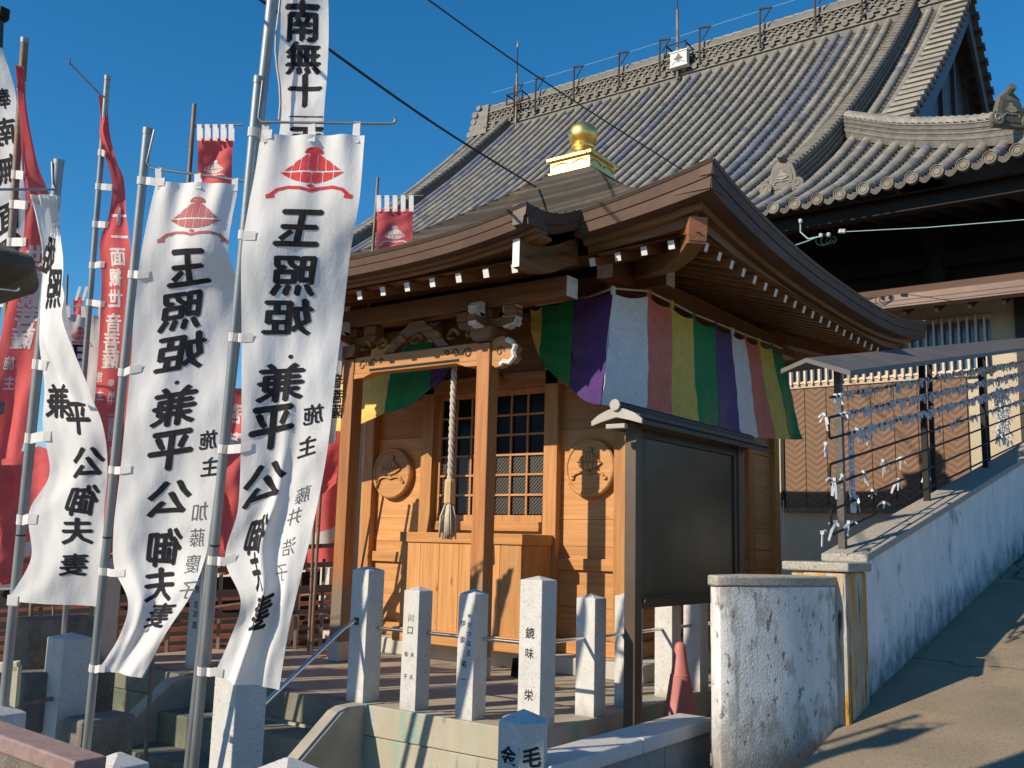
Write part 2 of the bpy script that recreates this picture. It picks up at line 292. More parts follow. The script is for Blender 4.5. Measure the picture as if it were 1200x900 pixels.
def chevron_mat(x_start=0, bw=.19):
    m = mat('chevron_boards', (.2,.1,.05), None, rough=.65, bump=0); n = m.node_tree.nodes; L = m.node_tree.links.new; bs = n['Principled BSDF']
    tc = n.new('ShaderNodeTexCoord'); sp = n.new('ShaderNodeSeparateXYZ'); L(tc.outputs['Object'], sp.inputs[0])
    def math_(op, a, b=None):
        k = n.new('ShaderNodeMath'); k.operation = op
        for i, q in enumerate((a, b)):
            if q is None: continue
            if isinstance(q, (int, float)): k.inputs[i].default_value = q
            else: L(q, k.inputs[i])
        return k.outputs[0]
    pp = math_('PINGPONG', math_('ADD', sp.outputs[0], bw*200-x_start), bw)
    s = math_('ADD', math_('MULTIPLY', sp.outputs[2], 9.0), math_('MULTIPLY', pp, 6.5))
    f = math_('FRACT', s)
    r = n.new('ShaderNodeMapRange'); r.inputs[1].default_value = .35; r.inputs[2].default_value = .6; L(math_('PINGPONG', f, .5), r.inputs[0])
    r.inputs[1].default_value = .12; r.inputs[2].default_value = .36
    ns = n.new('ShaderNodeTexNoise'); ns.inputs['Scale'].default_value = 2.2; ns.inputs['Detail'].default_value = 6; L(tc.outputs['Object'], ns.inputs['Vector'])
    base = n.new('ShaderNodeMix'); base.data_type = 'RGBA'; base.inputs[6].default_value = (.225,.122,.066,1); base.inputs[7].default_value = (.16,.09,.052,1); L(ns.outputs['Fac'], base.inputs[0])
    x = n.new('ShaderNodeMix'); x.data_type = 'RGBA'; L(r.outputs[0], x.inputs[0]); L(base.outputs[2], x.inputs[6])
    x.inputs[7].default_value = (.145,.081,.047,1); L(x.outputs[2], bs.inputs['Base Color'])
    b = n.new('ShaderNodeBump'); b.inputs['Strength'].default_value = .5; b.inputs['Distance'].default_value = .01; L(r.outputs[0], b.inputs['Height']); L(b.outputs[0], bs.inputs['Normal'])
    return m
# ------------------------------------------------------------------ lettering
_fc = bpy.data.curves.new('lettering', 'FONT'); _fo = bpy.data.objects.new('lettering', _fc)
_gl = {}
def glyph(ch, bold=0.0, cell=.08):                # -> (verts 2D in -.5...5, faces), cut on a grid so it can follow cloth
    k = (ch, bold, cell)
    if k in _gl: return _gl[k]
    if not _fo.users_collection: COL.objects.link(_fo)
    _fc.body = ch; _fc.size = 1; _fc.resolution_u = 2; _fc.offset = bold
    bpy.context.view_layer.update(); dg = bpy.context.evaluated_depsgraph_get()
    me = bpy.data.meshes.new_from_object(_fo.evaluated_get(dg))
    bm = bmesh.new(); bm.from_mesh(me); bpy.data.meshes.remove(me)
    xs = [v.co.x for v in bm.verts]; ys = [v.co.y for v in bm.verts]
    cx, cy = (min(xs)+max(xs))/2, (min(ys)+max(ys))/2; s = max(max(xs)-min(xs), max(ys)-min(ys), .55)
    for v in bm.verts: v.co = ((v.co.x-cx)/s, (v.co.y-cy)/s, 0)
    if cell:
        n = int(.5/cell)+1
        for ax in (0, 1):
            for i in range(-n, n+1):
                no = Vector((1, 0, 0)) if ax == 0 else Vector((0, 1, 0))
                bmesh.ops.bisect_plane(bm, geom=bm.verts[:]+bm.edges[:]+bm.faces[:], plane_co=no*i*cell, plane_no=no)
    bm.verts.index_update()
    r = ([tuple(v.co[:2]) for v in bm.verts], [tuple(v.index for v in f.verts) for f in bm.faces]); bm.free()
    _gl[k] = r; return r
def letter_flat(mb, ch, c, ex, ey, size, bold=0.0, off=.002, stretch=1.0, mi=0):   # a letter on a flat face; ex right, ey up
    ex, ey = Vector(ex).normalized(), Vector(ey).normalized(); nn = ex.cross(ey)
    vs, fs = glyph(ch, bold, 0)
    mb.add([Vector(c)+ex*x*size+ey*y*size*stretch+nn*off for x, y in vs], fs, mi)
# emblem: a sedge hat over two ribbons, as polygons in a -.5...5 box
def arc(cx, cy, rx, ry, a0, a1, n): return [(cx+rx*math.cos(math.radians(a0+(a1-a0)*i/n)), cy+ry*math.sin(math.radians(a0+(a1-a0)*i/n))) for i in range(n+1)]
def ribbon(pts, w_):
    L_, R2 = [], []
    for i, p in enumerate(pts):
        a = pts[max(i-1, 0)]; b = pts[min(i+1, len(pts)-1)]; dx, dy = b[0]-a[0], b[1]-a[1]; l = math.hypot(dx, dy) or 1
        L_.append((p[0]-dy/l*w_/2, p[1]+dx/l*w_/2)); R2.append((p[0]+dy/l*w_/2, p[1]-dx/l*w_/2))
    return [[L_[i], L_[i+1], R2[i+1], R2[i]] for i in range(len(pts)-1)]
def emblem_polys():
    P = [arc(0, .30, .115, .10, -10, 190, 8)]
    top = lambda x: .30-.30*(abs(x)/.40)**1.25
    for i in range(7):                            # crown gores, gaps between
        a0 = -.385+.11*i+.008; a1 = a0+.094; P.append([(a0*.98, .02), (a1*.98, .02), (a1*.9, max(top(a1), .03)), ((a0+a1)*.45, max(top((a0+a1)/2), .03)+.01), (a0*.9, max(top(a0), .03))])
    bot = lambda x: -.17*(1-(x/.41)**2)
    for i in range(6):
        a0 = -.40+.133*i+.008; a1 = a0+.117; P.append([(a0, -.008), (a0, min(bot(a0), -.012)), ((a0+a1)/2, bot((a0+a1)/2)), (a1, min(bot(a1), -.012)), (a1, -.008)])
    rib = [(-.47, -.36), (-.40, -.275), (-.27, -.235), (-.12, -.25), (0, -.285), (.12, -.25), (.27, -.235), (.40, -.275), (.47, -.36)]
    P += ribbon(rib, .05)
    P += [[(-.53, -.36), (-.44, -.33), (-.42, -.41), (-.52, -.43)], [(.53, -.36), (.44, -.33), (.42, -.41), (.52, -.43)]]
    P += [[(-.05, -.215), (0, -.18), (.05, -.215), (0, -.25)]]
    return P
EMB = emblem_polys()
def emblem_relief(mb, c, ex, ey, size, depth=.02, mi=0):
    ex, ey = Vector(ex), Vector(ey); nn = ex.cross(ey)
    for p in EMB:
        pl = [Vector(c)+ex*x*size+ey*y*size for x, y in p]
        a = (pl[1]-pl[0]).cross(pl[2]-pl[1])
        if a.dot(nn) < 0: pl = pl[::-1]
        mb.prism(pl, (0, 0, 0), nn*depth, mi)
# ================================================================== ground, road
def road_z(y):
    if y > 5.9: return .205*(y-6.45) if y < 40 else 6.8
    if y > 2: s = (y-2)/3.9; return lerp(-.36, -.1128, s*s*(.6+.4*s))
    return -.36
g = MB(); g.box((-900, -900, -.95), (900, 900, -.76)); o = g.build('ground', M_GROUND, kind='structure')
ROAD_X = lambda y: -2.24+max(0, y-7.5)*.045
g = MB(); ys = [-14+i*.7 for i in range(80)]
g.grid(lambda u, v: (lambda y: (lerp(ROAD_X(y)-.02 if y > 5.4 else lerp(-2.3, -3.0, min(1, (5.4-y)/3)), 7.5, u), y, road_z(y)+.012*math.sin(y*1.7+u*5)*min(1, u*4)))(-14+v*54), 10, 120)
o = g.build('road', M_ROAD, smooth=True, kind='structure')
g = MB()                                          # solid body under the road edge
g.grid(lambda u, v: (lambda y: ((ROAD_X(y)-.02 if y > 5.4 else lerp(-2.3, -3.0, min(1, (5.4-y)/3))), y, lerp(-.8, road_z(y), u)))(-14+v*54), 1, 120)
o = g.build('road_edge', M_CONCPLAIN, kind='structure')
# ================================================================== platform with its stairs
PX0, PX1, PY0, PY1 = -9.42, -3.875, 5.6, 14.6
SX0, SX1 = -7.52, -5.60
plat = thing('shrine_platform', 'low stained concrete platform carrying the wooden shrine, with steps at the front', 'platform', (-6.618, 5.6, -.76))
g = MB(); g.box((PX0+.02, PY0+.03, -.76), (PX1-.02, PY1, -.05)); g.build('platform_core', M_CONCPLAIN, plat)
g = MB(); g.box((PX0+.16, PY0+.16, -.05), (PX1-.16, PY1, -.004)); g.build('paving', M_PAVE, plat)
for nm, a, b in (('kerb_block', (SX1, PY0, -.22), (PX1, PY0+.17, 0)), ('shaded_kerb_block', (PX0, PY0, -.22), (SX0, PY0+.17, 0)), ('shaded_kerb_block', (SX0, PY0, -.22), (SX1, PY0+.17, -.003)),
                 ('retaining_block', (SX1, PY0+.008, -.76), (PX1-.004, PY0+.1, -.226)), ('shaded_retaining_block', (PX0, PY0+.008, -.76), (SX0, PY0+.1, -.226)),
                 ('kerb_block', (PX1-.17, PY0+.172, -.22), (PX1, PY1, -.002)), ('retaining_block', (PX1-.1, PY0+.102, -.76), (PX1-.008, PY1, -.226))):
    MB().box(a, b).build(nm.replace('shaded_', ''), M_STAIR if 'shaded' in nm else M_CONC, plat, bevel=.008)  # shaded blocks take the darker mossy concrete, so their shade is in the colour
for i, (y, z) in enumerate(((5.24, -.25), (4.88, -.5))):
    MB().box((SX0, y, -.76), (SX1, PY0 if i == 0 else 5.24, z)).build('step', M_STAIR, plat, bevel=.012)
def cheek(x0, x1):
    pts = [(0, 5.62, -.76), (0, 5.62, .0), (0, 5.44, -.005), (0, 5.36, -.03), (0, 4.66, -.56), (0, 4.5, -.60), (0, 4.5, -.76)]
    MB().prism([V(*p) for p in pts], (x0, 0, 0), (x1, 0, 0)).build('stair_cheek', M_CONCPLAIN, plat, bevel=.01)
cheek(SX1, SX1+.16); cheek(SX0-.16, SX0)
# ================================================================== the shrine hall
CX, CY = -6.618, 10.4
HX0, HX1, HY0, HY1 = -8.43, -4.80, 8.5, 12.42
hall = thing('wooden_shrine', 'small cypress shrine hall with copper roof and gilded ball finial', 'shrine', (CX, CY, 0))
MB().box((HX0-.32, HY0-.3, -.003), (HX1+.32, HY1+.3, .165)).build('stone_base', M_STONEW, hall, bevel=.015)
MB().box((HX0-.06, HY0-.07, .17), (HX1+.06, HY0+.1, .31)).build('sill_beam', W_X, hall, bevel=.006)
MB().box((HX1-.1, HY0+.1, .17), (HX1+.055, HY1+.06, .31)).build('sill_beam', W_Y, hall, bevel=.006)
MB().box((HX0-.055, HY0+.1, .17), (HX0+.1, HY1+.06, .31)).build('sill_beam', W_Y, hall, bevel=.006)
def post(x, y, w_=.17, z0=.31, z1=3.72, m=W_Z): MB().cbox((x, y, (z0+z1)/2), (w_, w_, z1-z0)).build('post', m, hall, bevel=.008)
PXs = [HX0+.07, -7.43, -5.72, HX1-.07]
for x in PXs: post(x, HY0+.03)
for y in (9.82, 11.52, HY1-.07): post(HX1-.07, y)
for y in (9.82, 11.52, HY1-.07): post(HX0+.07, y)
# boarded bays
def boarded(x0, x1, y, z0, z1, seams, axis='x'):
    p = MB().box((x0, y+.03, z0), (x1, y+.05, z1)).build('wall_panel', W_PANEL, hall) if axis == 'x' else MB().box((y-.05, x0, z0), (y-.03, x1, z1)).build('wall_panel', W_PANEL, hall)
    zs = [z0]+[s for s in seams if z0 < s < z1]+[z1]
    for a, b in zip(zs, zs[1:]):
        if axis == 'x': MB().box((x0, y, a+.0015), (x1, y+.03, b-.0015)).build('plank', W_PANEL, p, bevel=.003)
        else: MB().box((y-.03, x0, a+.003), (y, x1, b-.003)).build('plank', W_PANEL if False else W_PANELY, p, bevel=.003)
    return p
W_PANELY = wood('cypress_panel_along_y', PA, PB, 1, rnd=.22)
seams = [.62, 1.22, 1.49, 2.42]
for x0, x1 in ((PXs[0]+.085, PXs[1]-.085), (PXs[2]+.085, PXs[3]-.085)):
    boarded(x0, x1, HY0+.04, .31, 2.9, seams)
    MB().box((x0, HY0-.005, .985), (x1, HY0+.037, 1.10)).build('wall_rail', W_X, hall, bevel=.005)
sp = [HY0+.115, 9.735, 9.905, 11.435, 11.605, HY1-.155]
for a, b in ((sp[0], sp[1]), (sp[2], sp[3]), (sp[4], sp[5])):
    boarded(a, b, HX1-.05, .31, 2.9, seams, 'y')
    MB().box((HX1-.047, a, .985), (HX1-.01, b, 1.10)).build('wall_rail', W_Y, hall, bevel=.005)
MB().box((HX0+.03, HY0+.2, .31), (HX0+.07, HY1, 3.7)).build('side_wall', W_PANELY, hall)
MB().box((HX0+.1, HY1-.06, .31), (HX1-.1, HY1-.02, 3.7)).build('rear_wall', W_PANEL, hall)
# lintels and the boards above them
MB().box((HX0-.04, HY0-.055, 2.9), (HX1+.04, HY0+.06, 3.06)).build('lintel_beam', W_X, hall, bevel=.006)
MB().box((HX1-.1, HY0+.06, 2.9), (HX1+.03, HY1, 3.06)).build('lintel_beam', W_Y, hall, bevel=.006)
MB().box((HX0+.1, HY0+.05, 3.06), (HX1-.1, HY0+.08, 3.74)).build('upper_board', W_EX, hall)
MB().box((HX1-.09, HY0+.12, 3.06), (HX1-.06, HY1-.1, 3.74)).build('upper_board', W_EY, hall)
# round crest medallions
for xc in (-7.985, -5.255):
    m = MB()
    prof = [(.0, 0), (.285, 0), (.30, -.012), (.30, -.07), (.285, -.085), (.262, -.085), (.252, -.074), (0, -.074)]
    n = 36; ov = [[V(xc+r*math.cos(2*math.pi*k/n), HY0+.04+d, 2.01+r*math.sin(2*math.pi*k/n)) for k in range(n)] for r, d in prof[1:-1]]
    vs = sum(ov, []); fs = []
    for i in range(len(ov)-1):
        for k in range(n): k2 = (k+1)%n; fs.append((i*n+k, i*n+k2, (i+1)*n+k2, (i+1)*n+k))
    fs.append(tuple((len(ov)-1)*n+k for k in range(n)))
    m.add(vs, fs); md = m.build('medallion', W_PANEL, hall, smooth=35)
    c = MB(); emblem_relief(c, (xc, HY0-.034, 2.06), (1, 0, 0), (0, 0, 1), .40, .026); c.build('hat_crest', W_PANEL, md)
# lattice doors
DX0, DX1, DZ0, DZ1 = PXs[1]+.085, PXs[2]-.085, 1.46, 2.9
mid = (DX0+DX1)/2
MB().box((DX0, HY0+.0, DZ0-.10), (DX1, HY0+.09, DZ0)).build('door_sill', W_X, hall, bevel=.004)
MB().box((DX0, HY0+.05, .31), (DX1, HY0+.08, DZ0-.1)).build('lower_door_board', W_PANEL, hall)
for a, b in ((DX0, mid), (mid, DX1)):
    d = MB()
    st = .055
    for x in (a, b-st): d.box((x, HY0+.03, DZ0), (x+st, HY0+.07, DZ1))
    d.box((a+st, HY0+.032, DZ1-.07), (b-st, HY0+.068, DZ1)).box((a+st, HY0+.032, DZ0), (b-st, HY0+.068, DZ0+.07))
    dr = d.build('lattice_door', W_Z, hall, bevel=.003)
    ia, ib, z0, z1 = a+st, b-st, DZ0+.07, DZ1-.07
    for k in (1, 2): x = lerp(ia, ib, k/3); MB().box((x-.011, HY0+.036, z0), (x+.011, HY0+.058, z1)).build('muntin', W_Z, dr)
    for k in range(1, 6): z = lerp(z0, z1, k/6); MB().box((ia, HY0+.038, z-.011), (ib, HY0+.061, z+.011)).build('muntin', W_X, dr)
    for r in range(6):
        for k in range(3):
            xa, xb, za, zb = lerp(ia, ib, k/3), lerp(ia, ib, (k+1)/3), lerp(z0, z1, r/6), lerp(z0, z1, (r+1)/6)
            MB().box((xa+.012, HY0+.066, za+.012), (xb-.012, HY0+.07, zb-.012)).build('screen' if r < 3 else 'pane', M_SCREEN if r < 3 else M_GLASS, dr)
# wall-top beams that cross and stick out at the corners, ends painted white
def ended(name, a, b, m, ends, parent=hall):
    q = MB().box(a, b).build(name, m, parent, bevel=.006)
    for e in ends:
        A, B = list(a), list(b); i = 'xyz'.index(e[0]); 
        if e[1] == '+': A[i] = b[i]+.0005; B[i] = b[i]+.004
        else: B[i] = a[i]-.0005; A[i] = a[i]-.004
        MB().box(A, B).build('white_end', M_WHITECARVE, q)
    return q
ended('wall_plate', (HX0-.52, HY0-.045, 3.80), (HX1+.42, HY0+.13, 4.0), W_EX, ['x+', 'x-'])
ended('wall_plate', (HX1-.10, HY0-.50, 3.82), (HX1+.075, HY1+.5, 4.02), W_EY, ['y-', 'y+'])
ended('wall_plate', (HX0-.075, HY0-.50, 3.82), (HX0+.10, HY1+.5, 4.02), W_EY, ['y-'])
MB().box((HX0, HY1-.1, 3.8), (HX1, HY1+.07, 4.0)).build('wall_plate', W_EX, hall)
for (sx, x) in ((1, HX1-.07), (-1, HX0+.07)):     # small boat brackets under the plates
    for y in (HY0+.03, 11.52, HY1-.07):
        MB().prism([V(x, y-.32, 3.815), V(x, y-.26, 3.72), V(x, y-.12, 3.67), V(x, y+.12, 3.67), V(x, y+.26, 3.72), V(x, y+.32, 3.815)], (-.05, 0, 0), (.05, 0, 0)).build('bracket', W_EY, hall)
# ------------------------------------------------------------------ roof
HW = 3.42
def zmid(rho): return 4.03+1.93*max(0, (1-rho)/.9)**1.38
def roofz(rho, t): return zmid(rho)+.30*abs(t)**2.6*rho**2.2
def face_pt(k, rho, t, dz=0):                     # k: 0 front(-Y) 1 right(+X) 2 back 3 left
    a, b = t*rho*HW, rho*HW; z = roofz(rho, t)+dz
    return V(*((CX+a, CY-b), (CX+b, CY+a), (CX-a, CY+b), (CX-b, CY-a))[k], z)
roof = MB(); NR = 31; NT = 26; r0 = .085
for k in range(4):
    for i in range(NR):                           # one strip of sheet per row, so that each row is an island of its own
        ra, rb = lerp(1, r0, i/NR), lerp(1, r0, (i+1)/NR); vs = []; fs = []
        for j in range(NT+1):
            t = -1+2*j/NT; vs += [face_pt(k, ra, t, .0), face_pt(k, ra, t, .034), face_pt(k, rb, t, .002)]
        for j in range(NT): q = j*3; fs += [(q, q+3, q+4, q+1), (q+1, q+4, q+5, q+2)]
        roof.add(vs, fs)
rf = roof.build('copper_roof', M_ROOFCU, hall)
# hip seams
for sx, sy in ((1, -1), (1, 1), (-1, 1), (-1, -1)):
    MB().tube([V(CX+sx*HW*r, CY+sy*HW*r, roofz(r, 1)+.012) for r in [r0+(1-r0)*i/20 for i in range(21)]], .018, 6).build('hip_seam', M_ROOFCU, rf)
# edge bands: (out0, z0)-(out1, z1) swept along a curve; out is inward distance
def edge_sweep(name, pts, nrm, prof, m, parent=rf):
    g = MB(); n = len(prof)
    rows = [[p-nv*o_+V(0, 0, z(i/(len(pts)-1)) if callable(z) else z) for o_, z in prof] for i, (p, nv) in enumerate(zip(pts, nrm))]
    vs = sum(rows, []); fs = []
    for i in range(len(rows)-1):
        for k in range(n): k2 = (k+1)%n; fs.append((i*n+k, (i+1)*n+k, (i+1)*n+k2, i*n+k2))
    fs.append(tuple(range(n))); fs.append(tuple((len(rows)-1)*n+k for k in range(n))[::-1])
    g.add(vs, fs); return g.build(name, m, parent, smooth=30)
KX = 2.14                                         # half width of the porch roof
def side_curve(k, t0, t1, n=26): return [face_pt(k, 1, lerp(t0, t1, i/n)) for i in range(n+1)]
NRM = [V(0,-1,0), V(1,0,0), V(0,1,0), V(-1,0,0)]
def eave(k, t0, t1):
    c = side_curve(k, t0, t1); nv = [NRM[k]]*len(c)
    cr = [abs(lerp(t0, t1, i/26))**2.6 for i in range(27)]
    def Z(a, b): return lambda s: lerp(a, b, cr[min(26, round(s*26))])
    me = {0: W_EX, 1: W_EY, 2: W_EX, 3: W_EY}[k]
    # mitre: where the run ends at a corner, the inward offset must also pull the end in, done by clipping t
    def run(name, o0, o1, z0, z1, m):
        cc = []
        for p in c:
            q = p.copy()
            if k in (0, 2): q.x = max(min(q.x, CX+HW-o0), CX-HW+o0)
            else: q.y = max(min(q.y, CY+HW-o0), CY-HW+o0)
            cc.append(q)
        edge_sweep(name, cc, nv, [(o0, z0), (o0+.012, z1), (o1, z1), (o1, z0)], m)
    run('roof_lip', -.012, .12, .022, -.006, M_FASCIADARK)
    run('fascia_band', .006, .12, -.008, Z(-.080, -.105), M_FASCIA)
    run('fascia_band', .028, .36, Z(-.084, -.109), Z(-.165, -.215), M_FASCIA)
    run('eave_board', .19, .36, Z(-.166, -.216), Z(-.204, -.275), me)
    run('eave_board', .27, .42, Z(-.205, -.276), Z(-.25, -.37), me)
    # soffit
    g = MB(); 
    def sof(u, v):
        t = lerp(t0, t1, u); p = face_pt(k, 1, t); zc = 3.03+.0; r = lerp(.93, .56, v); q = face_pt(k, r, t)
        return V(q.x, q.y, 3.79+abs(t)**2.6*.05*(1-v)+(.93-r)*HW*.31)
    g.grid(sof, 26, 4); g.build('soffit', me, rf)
tk = KX/HW
eave(0, tk-.02, 1); eave(0, -1, -tk+.02); eave(1, -1, 1); eave(2, -1, 1); eave(3, -1, 1)
# rafters with white ends
def rafter(p, q, m, w_=.058, h=.075, cap=True):
    r = MB().bar(p, q, w_, h).build('rafter', m, hall)
    if cap:
        d = (Vector(p)-Vector(q)).normalized(); MB().bar(Vector(p)+d*.004, Vector(p)+d*.0005, w_, h).build('white_end', M_WHITE, r)
RIN = HW-.31
nr = 23
for i in range(nr):
    a = lerp(-RIN+.22, RIN-.22, i/(nr-1)); ln = min(1.55, RIN-abs(a)+.02)
    for k, m in ((1, W_EX), (0, W_EY), (3, W_EX)):
        if k == 0 and abs(a) < KX-.1: continue
        if k == 3 and i % 2: pass
        zo = 3.735+.07*(abs(a)/RIN)**3
        o1 = RIN; o2 = RIN-ln
        P1 = (CX+o1, CY+a, zo) if k == 1 else ((CX+a, CY-o1, zo) if k == 0 else (CX-o1, CY+a, zo))
        P2 = (CX+o2, CY+a, zo+ln*.31) if k == 1 else ((CX+a, CY-o2, zo+ln*.31) if k == 0 else (CX-o2, CY+a, zo+ln*.31))
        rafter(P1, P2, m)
for sx, sy in ((1, -1), (1, 1), (-1, -1)):        # hip rafters, curved up at the tip
    c = V(CX, CY, 0)
    pts = [V(CX+sx*o_, CY+sy*o_, z) for o_, z in ((3.16, 3.86), (2.95, 3.79), (2.6, 3.80), (2.0, 3.95), (1.7, 4.05))]
    g = MB(); dd = V(sx, sy, 0).normalized(); pd = V(-sy, sx, 0).normalized(); rows = []
    for i, p in enumerate(pts):
        h = (.20, .18, .16, .15, .15)[i]; rows += [p-pd*.075-V(0,0,h*.45), p+pd*.075-V(0,0,h*.45), p+pd*.075+V(0,0,h*.55), p-pd*.075+V(0,0,h*.55)]
    fs = [(0,1,2,3), (19,18,17,16)]
    for i in range(4):
        for j in range(4): j2 = (j+1)%4; fs.append((i*4+j, (i+1)*4+j, (i+1)*4+j2, i*4+j2))
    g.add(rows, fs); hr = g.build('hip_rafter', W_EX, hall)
    MB().bar(pts[0]+dd*.006-V(0,0,.0), pts[0]-dd*.07+V(0,0,.012), .158, .222).build('copper_cap', mat('hip_cap_copper', (.40,.17,.08), (.30,.12,.06), 6, rough=.45, metal=.2), hr)
# ------------------------------------------------------------------ porch roof
def kz(y, u): return 3.81+(y-6.2)*.33+.03*((y-6.2)/1.9)**2+.15*abs(u)**2.8*max(0, 1-(y-6.2)/1.5)-.07*math.sin(math.pi*min(1, (y-6.2)/.85))*abs(u)**6
kr = MB(); NK = 15
ky = lambda i: 6.2+2.1*i/NK
for i in range(NK):
    ya, yb = ky(i), ky(i+1); vs = []; fs = []
    if ya > 7.9: continue
    for j in range(23):
        u = -1+2*j/22; x = CX+u*KX; vs += [V(x, ya, kz(ya, u)), V(x, ya, kz(ya, u)+.034), V(x, yb, kz(yb, u)+.002)]
    for j in range(22): q = j*3; fs += [(q, q+3, q+4, q+1), (q+1, q+4, q+5, q+2)]
    kr.add(vs, fs)
kroof = kr.build('porch_roof', M_ROOFCU, hall)
kc = [V(CX+lerp(-KX, KX, i/26), 6.2, kz(6.2, lerp(-1, 1, i/26))) for i in range(27)]
def krun(name, o0, o1, z0, z1, m, inset=0): edge_sweep(name, [V(max(min(p.x, CX+KX-inset), CX-KX+inset), p.y, p.z) for p in kc], [V(0,-1,0)]*27, [(o0, z0), (o0+.012, z1), (o1, z1), (o1, z0)], m, kroof)
krun('roof_lip', -.012, .12, .022, -.006, M_FASCIADARK)
krun('fascia_band', .006, .12, -.008, -.072, M_FASCIA); krun('fascia_band', .026, .30, -.076, -.145, M_FASCIA, .004)
krun('eave_board', .15, .32, -.146, -.17, W_EX, .01); krun('eave_board', .21, .4, -.171, -.20, W_EX, .02)
for s in (1, -1):                                 # verge: dark edge sweeping up into the main eave, bargeboard below
    yy = [6.2+.95*i/14 for i in range(15)]
    sw = [V(CX+s*(KX+ (0 if i < 9 else .10*((i-8)/6)**2)), y, kz(y, 1)) for i, y in enumerate(yy)]
    edge_sweep('verge_edge', sw, [V(s, 0, 0)]*15, [(0, .024), (.010, -.075), (.026, -.079), (.038, -.15), (.14, -.15), (.14, .024)], M_FASCIADARK, kroof)
    yb_ = [6.34+.9*i/10 for i in range(11)]
    bw = [V(CX+s*(KX-.16), y, kz(y, .9)-.19-.06*math.sin(math.pi*(y-6.3)/1.0)) for y in yb_]
    q = edge_sweep('bargeboard', bw, [V(s, 0, 0)]*11, [(0, .0), (0, -.24 if s > 0 else -.10), (.07, -.24 if s > 0 else -.10), (.07, 0)], W_EY, kroof)
    p = bw[0]; MB().box((p.x-s*.07 if s > 0 else p.x, p.y-.005, p.z-.24), (p.x if s > 0 else p.x+.07, p.y-.001, p.z)).build('white_end', M_WHITE, q)
g = MB(); g.grid(lambda u, v: V(CX+lerp(-KX+.1, KX-.1, u), lerp(6.42, 8.5, v), lerp(3.59, 4.22, v)), 2, 2); g.build('soffit', W_EX, kroof)
for i in range(-6, 7):
    x = CX+i*.306
    if abs(x-CX) < KX-.22: rafter((x, 6.47, 3.54), (x, 8.4, 4.13), W_EY, .06, .08)
ended('porch_purlin', (CX-1.86, 7.24, 3.47), (CX+1.86, 7.42, 3.66), W_EX, ['x+', 'x-'])
# porch posts, beam, brackets, carvings
M_CARVE = wood('carved_line', (.20,.085,.028), (.13,.055,.02), 0)
PPX = (-7.528, -5.708)
for x in PPX:
    p = MB().cbox((x, 7.329, 1.66), (.157, .157, 2.94)).build('porch_post', W_POST, hall, bevel=.012)
    MB().cbox((x, 7.329, .10), (.162, .162, .20)).build('post_shoe', M_STONEW, p, bevel=.01)
    MB().prism([V(x-.08, 7.24, 3.14), V(x+.08, 7.24, 3.14), V(x+.13, 7.24, 3.21), V(x+.13, 7.24, 3.27), V(x-.13, 7.24, 3.27), V(x-.13, 7.24, 3.21)], (0, -.04, 0), (0, .21, 0)).build('bearing_block', W_EX, p)
    for ax in ('x', 'y'):
        pr_ = [(-.36, 3.36), (-.33, 3.30), (-.2, 3.275), (.2, 3.275), (.33, 3.30), (.36, 3.36)]
        if ax == 'x': a = MB().prism([V(x+q, 7.33, z) for q, z in pr_], (0, -.05, 0), (0, .05, 0)).build('bracket_arm', W_EX, p)
        else: a = MB().prism([V(x, 7.33+q*.8, z+.002) for q, z in pr_], (-.05, 0, 0), (.05, 0, 0)).build('bracket_arm', W_EX, p)
    for q in (-.29, 0, .29): MB().cbox((x+q, 7.33, 3.415), (.14, .14, .10)).build('bearing_block', W_EX, p, bevel=.015)
    # white scroll-cut noses toward the front and outside
    def nose(c, dx, dy, s=1.0, m=M_WHITECARVE, name='carved_nose', par=p):
        prof = [(0, .10), (.10, .115), (.16, .08), (.155, .045), (.20, .055), (.235, .02), (.215, -.02), (.23, -.06), (.185, -.10), (.125, -.085), (.10, -.115), (.04, -.125), (0, -.10)]
        wv = V(-dy, dx, 0)*.048
        return MB().prism([c+V(dx*q*s, dy*q*s, z*s) for q, z in prof], -wv, wv).build(name, m, par)
    sx = 1 if x > CX else -1
    nz = nose(V(x+sx*.08, 7.33, 3.035), sx, 0, 1.25, W_X, 'beam_nose')
    MB().tube([V(x+sx*(.08+1.25*q), 7.262, 3.035+1.25*z) for q, z in ((.155,.078),(.20,.058),(.235,.02),(.217,-.02),(.23,-.06),(.185,-.10),(.125,-.088),(.10,-.112))], .028, 6).build('white_scroll', M_WHITECARVE, nz)
    sp_ = [(.05+.05*math.cos(a_)*(1-a_/9), .0+.05*math.sin(a_)*(1-a_/9)) for a_ in [i*.6 for i in range(12)]]
    MB().tube([V(x+sx*(.13+q), 7.279, 3.03+z) for q, z in sp_], .008, 5).build('spiral', W_EX, nz)
    for z_ in (3.33, 3.44):
        nose(V(x, 7.20, z_), 0, -1, .62); nose(V(x+sx*.2, 7.33, z_+.01), sx, 0, .7)
bm_ = MB().box((PPX[0]+.08, 7.262, 2.955), (PPX[1]-.08, 7.40, 3.14)).build('porch_beam', W_X, hall, bevel=.01)
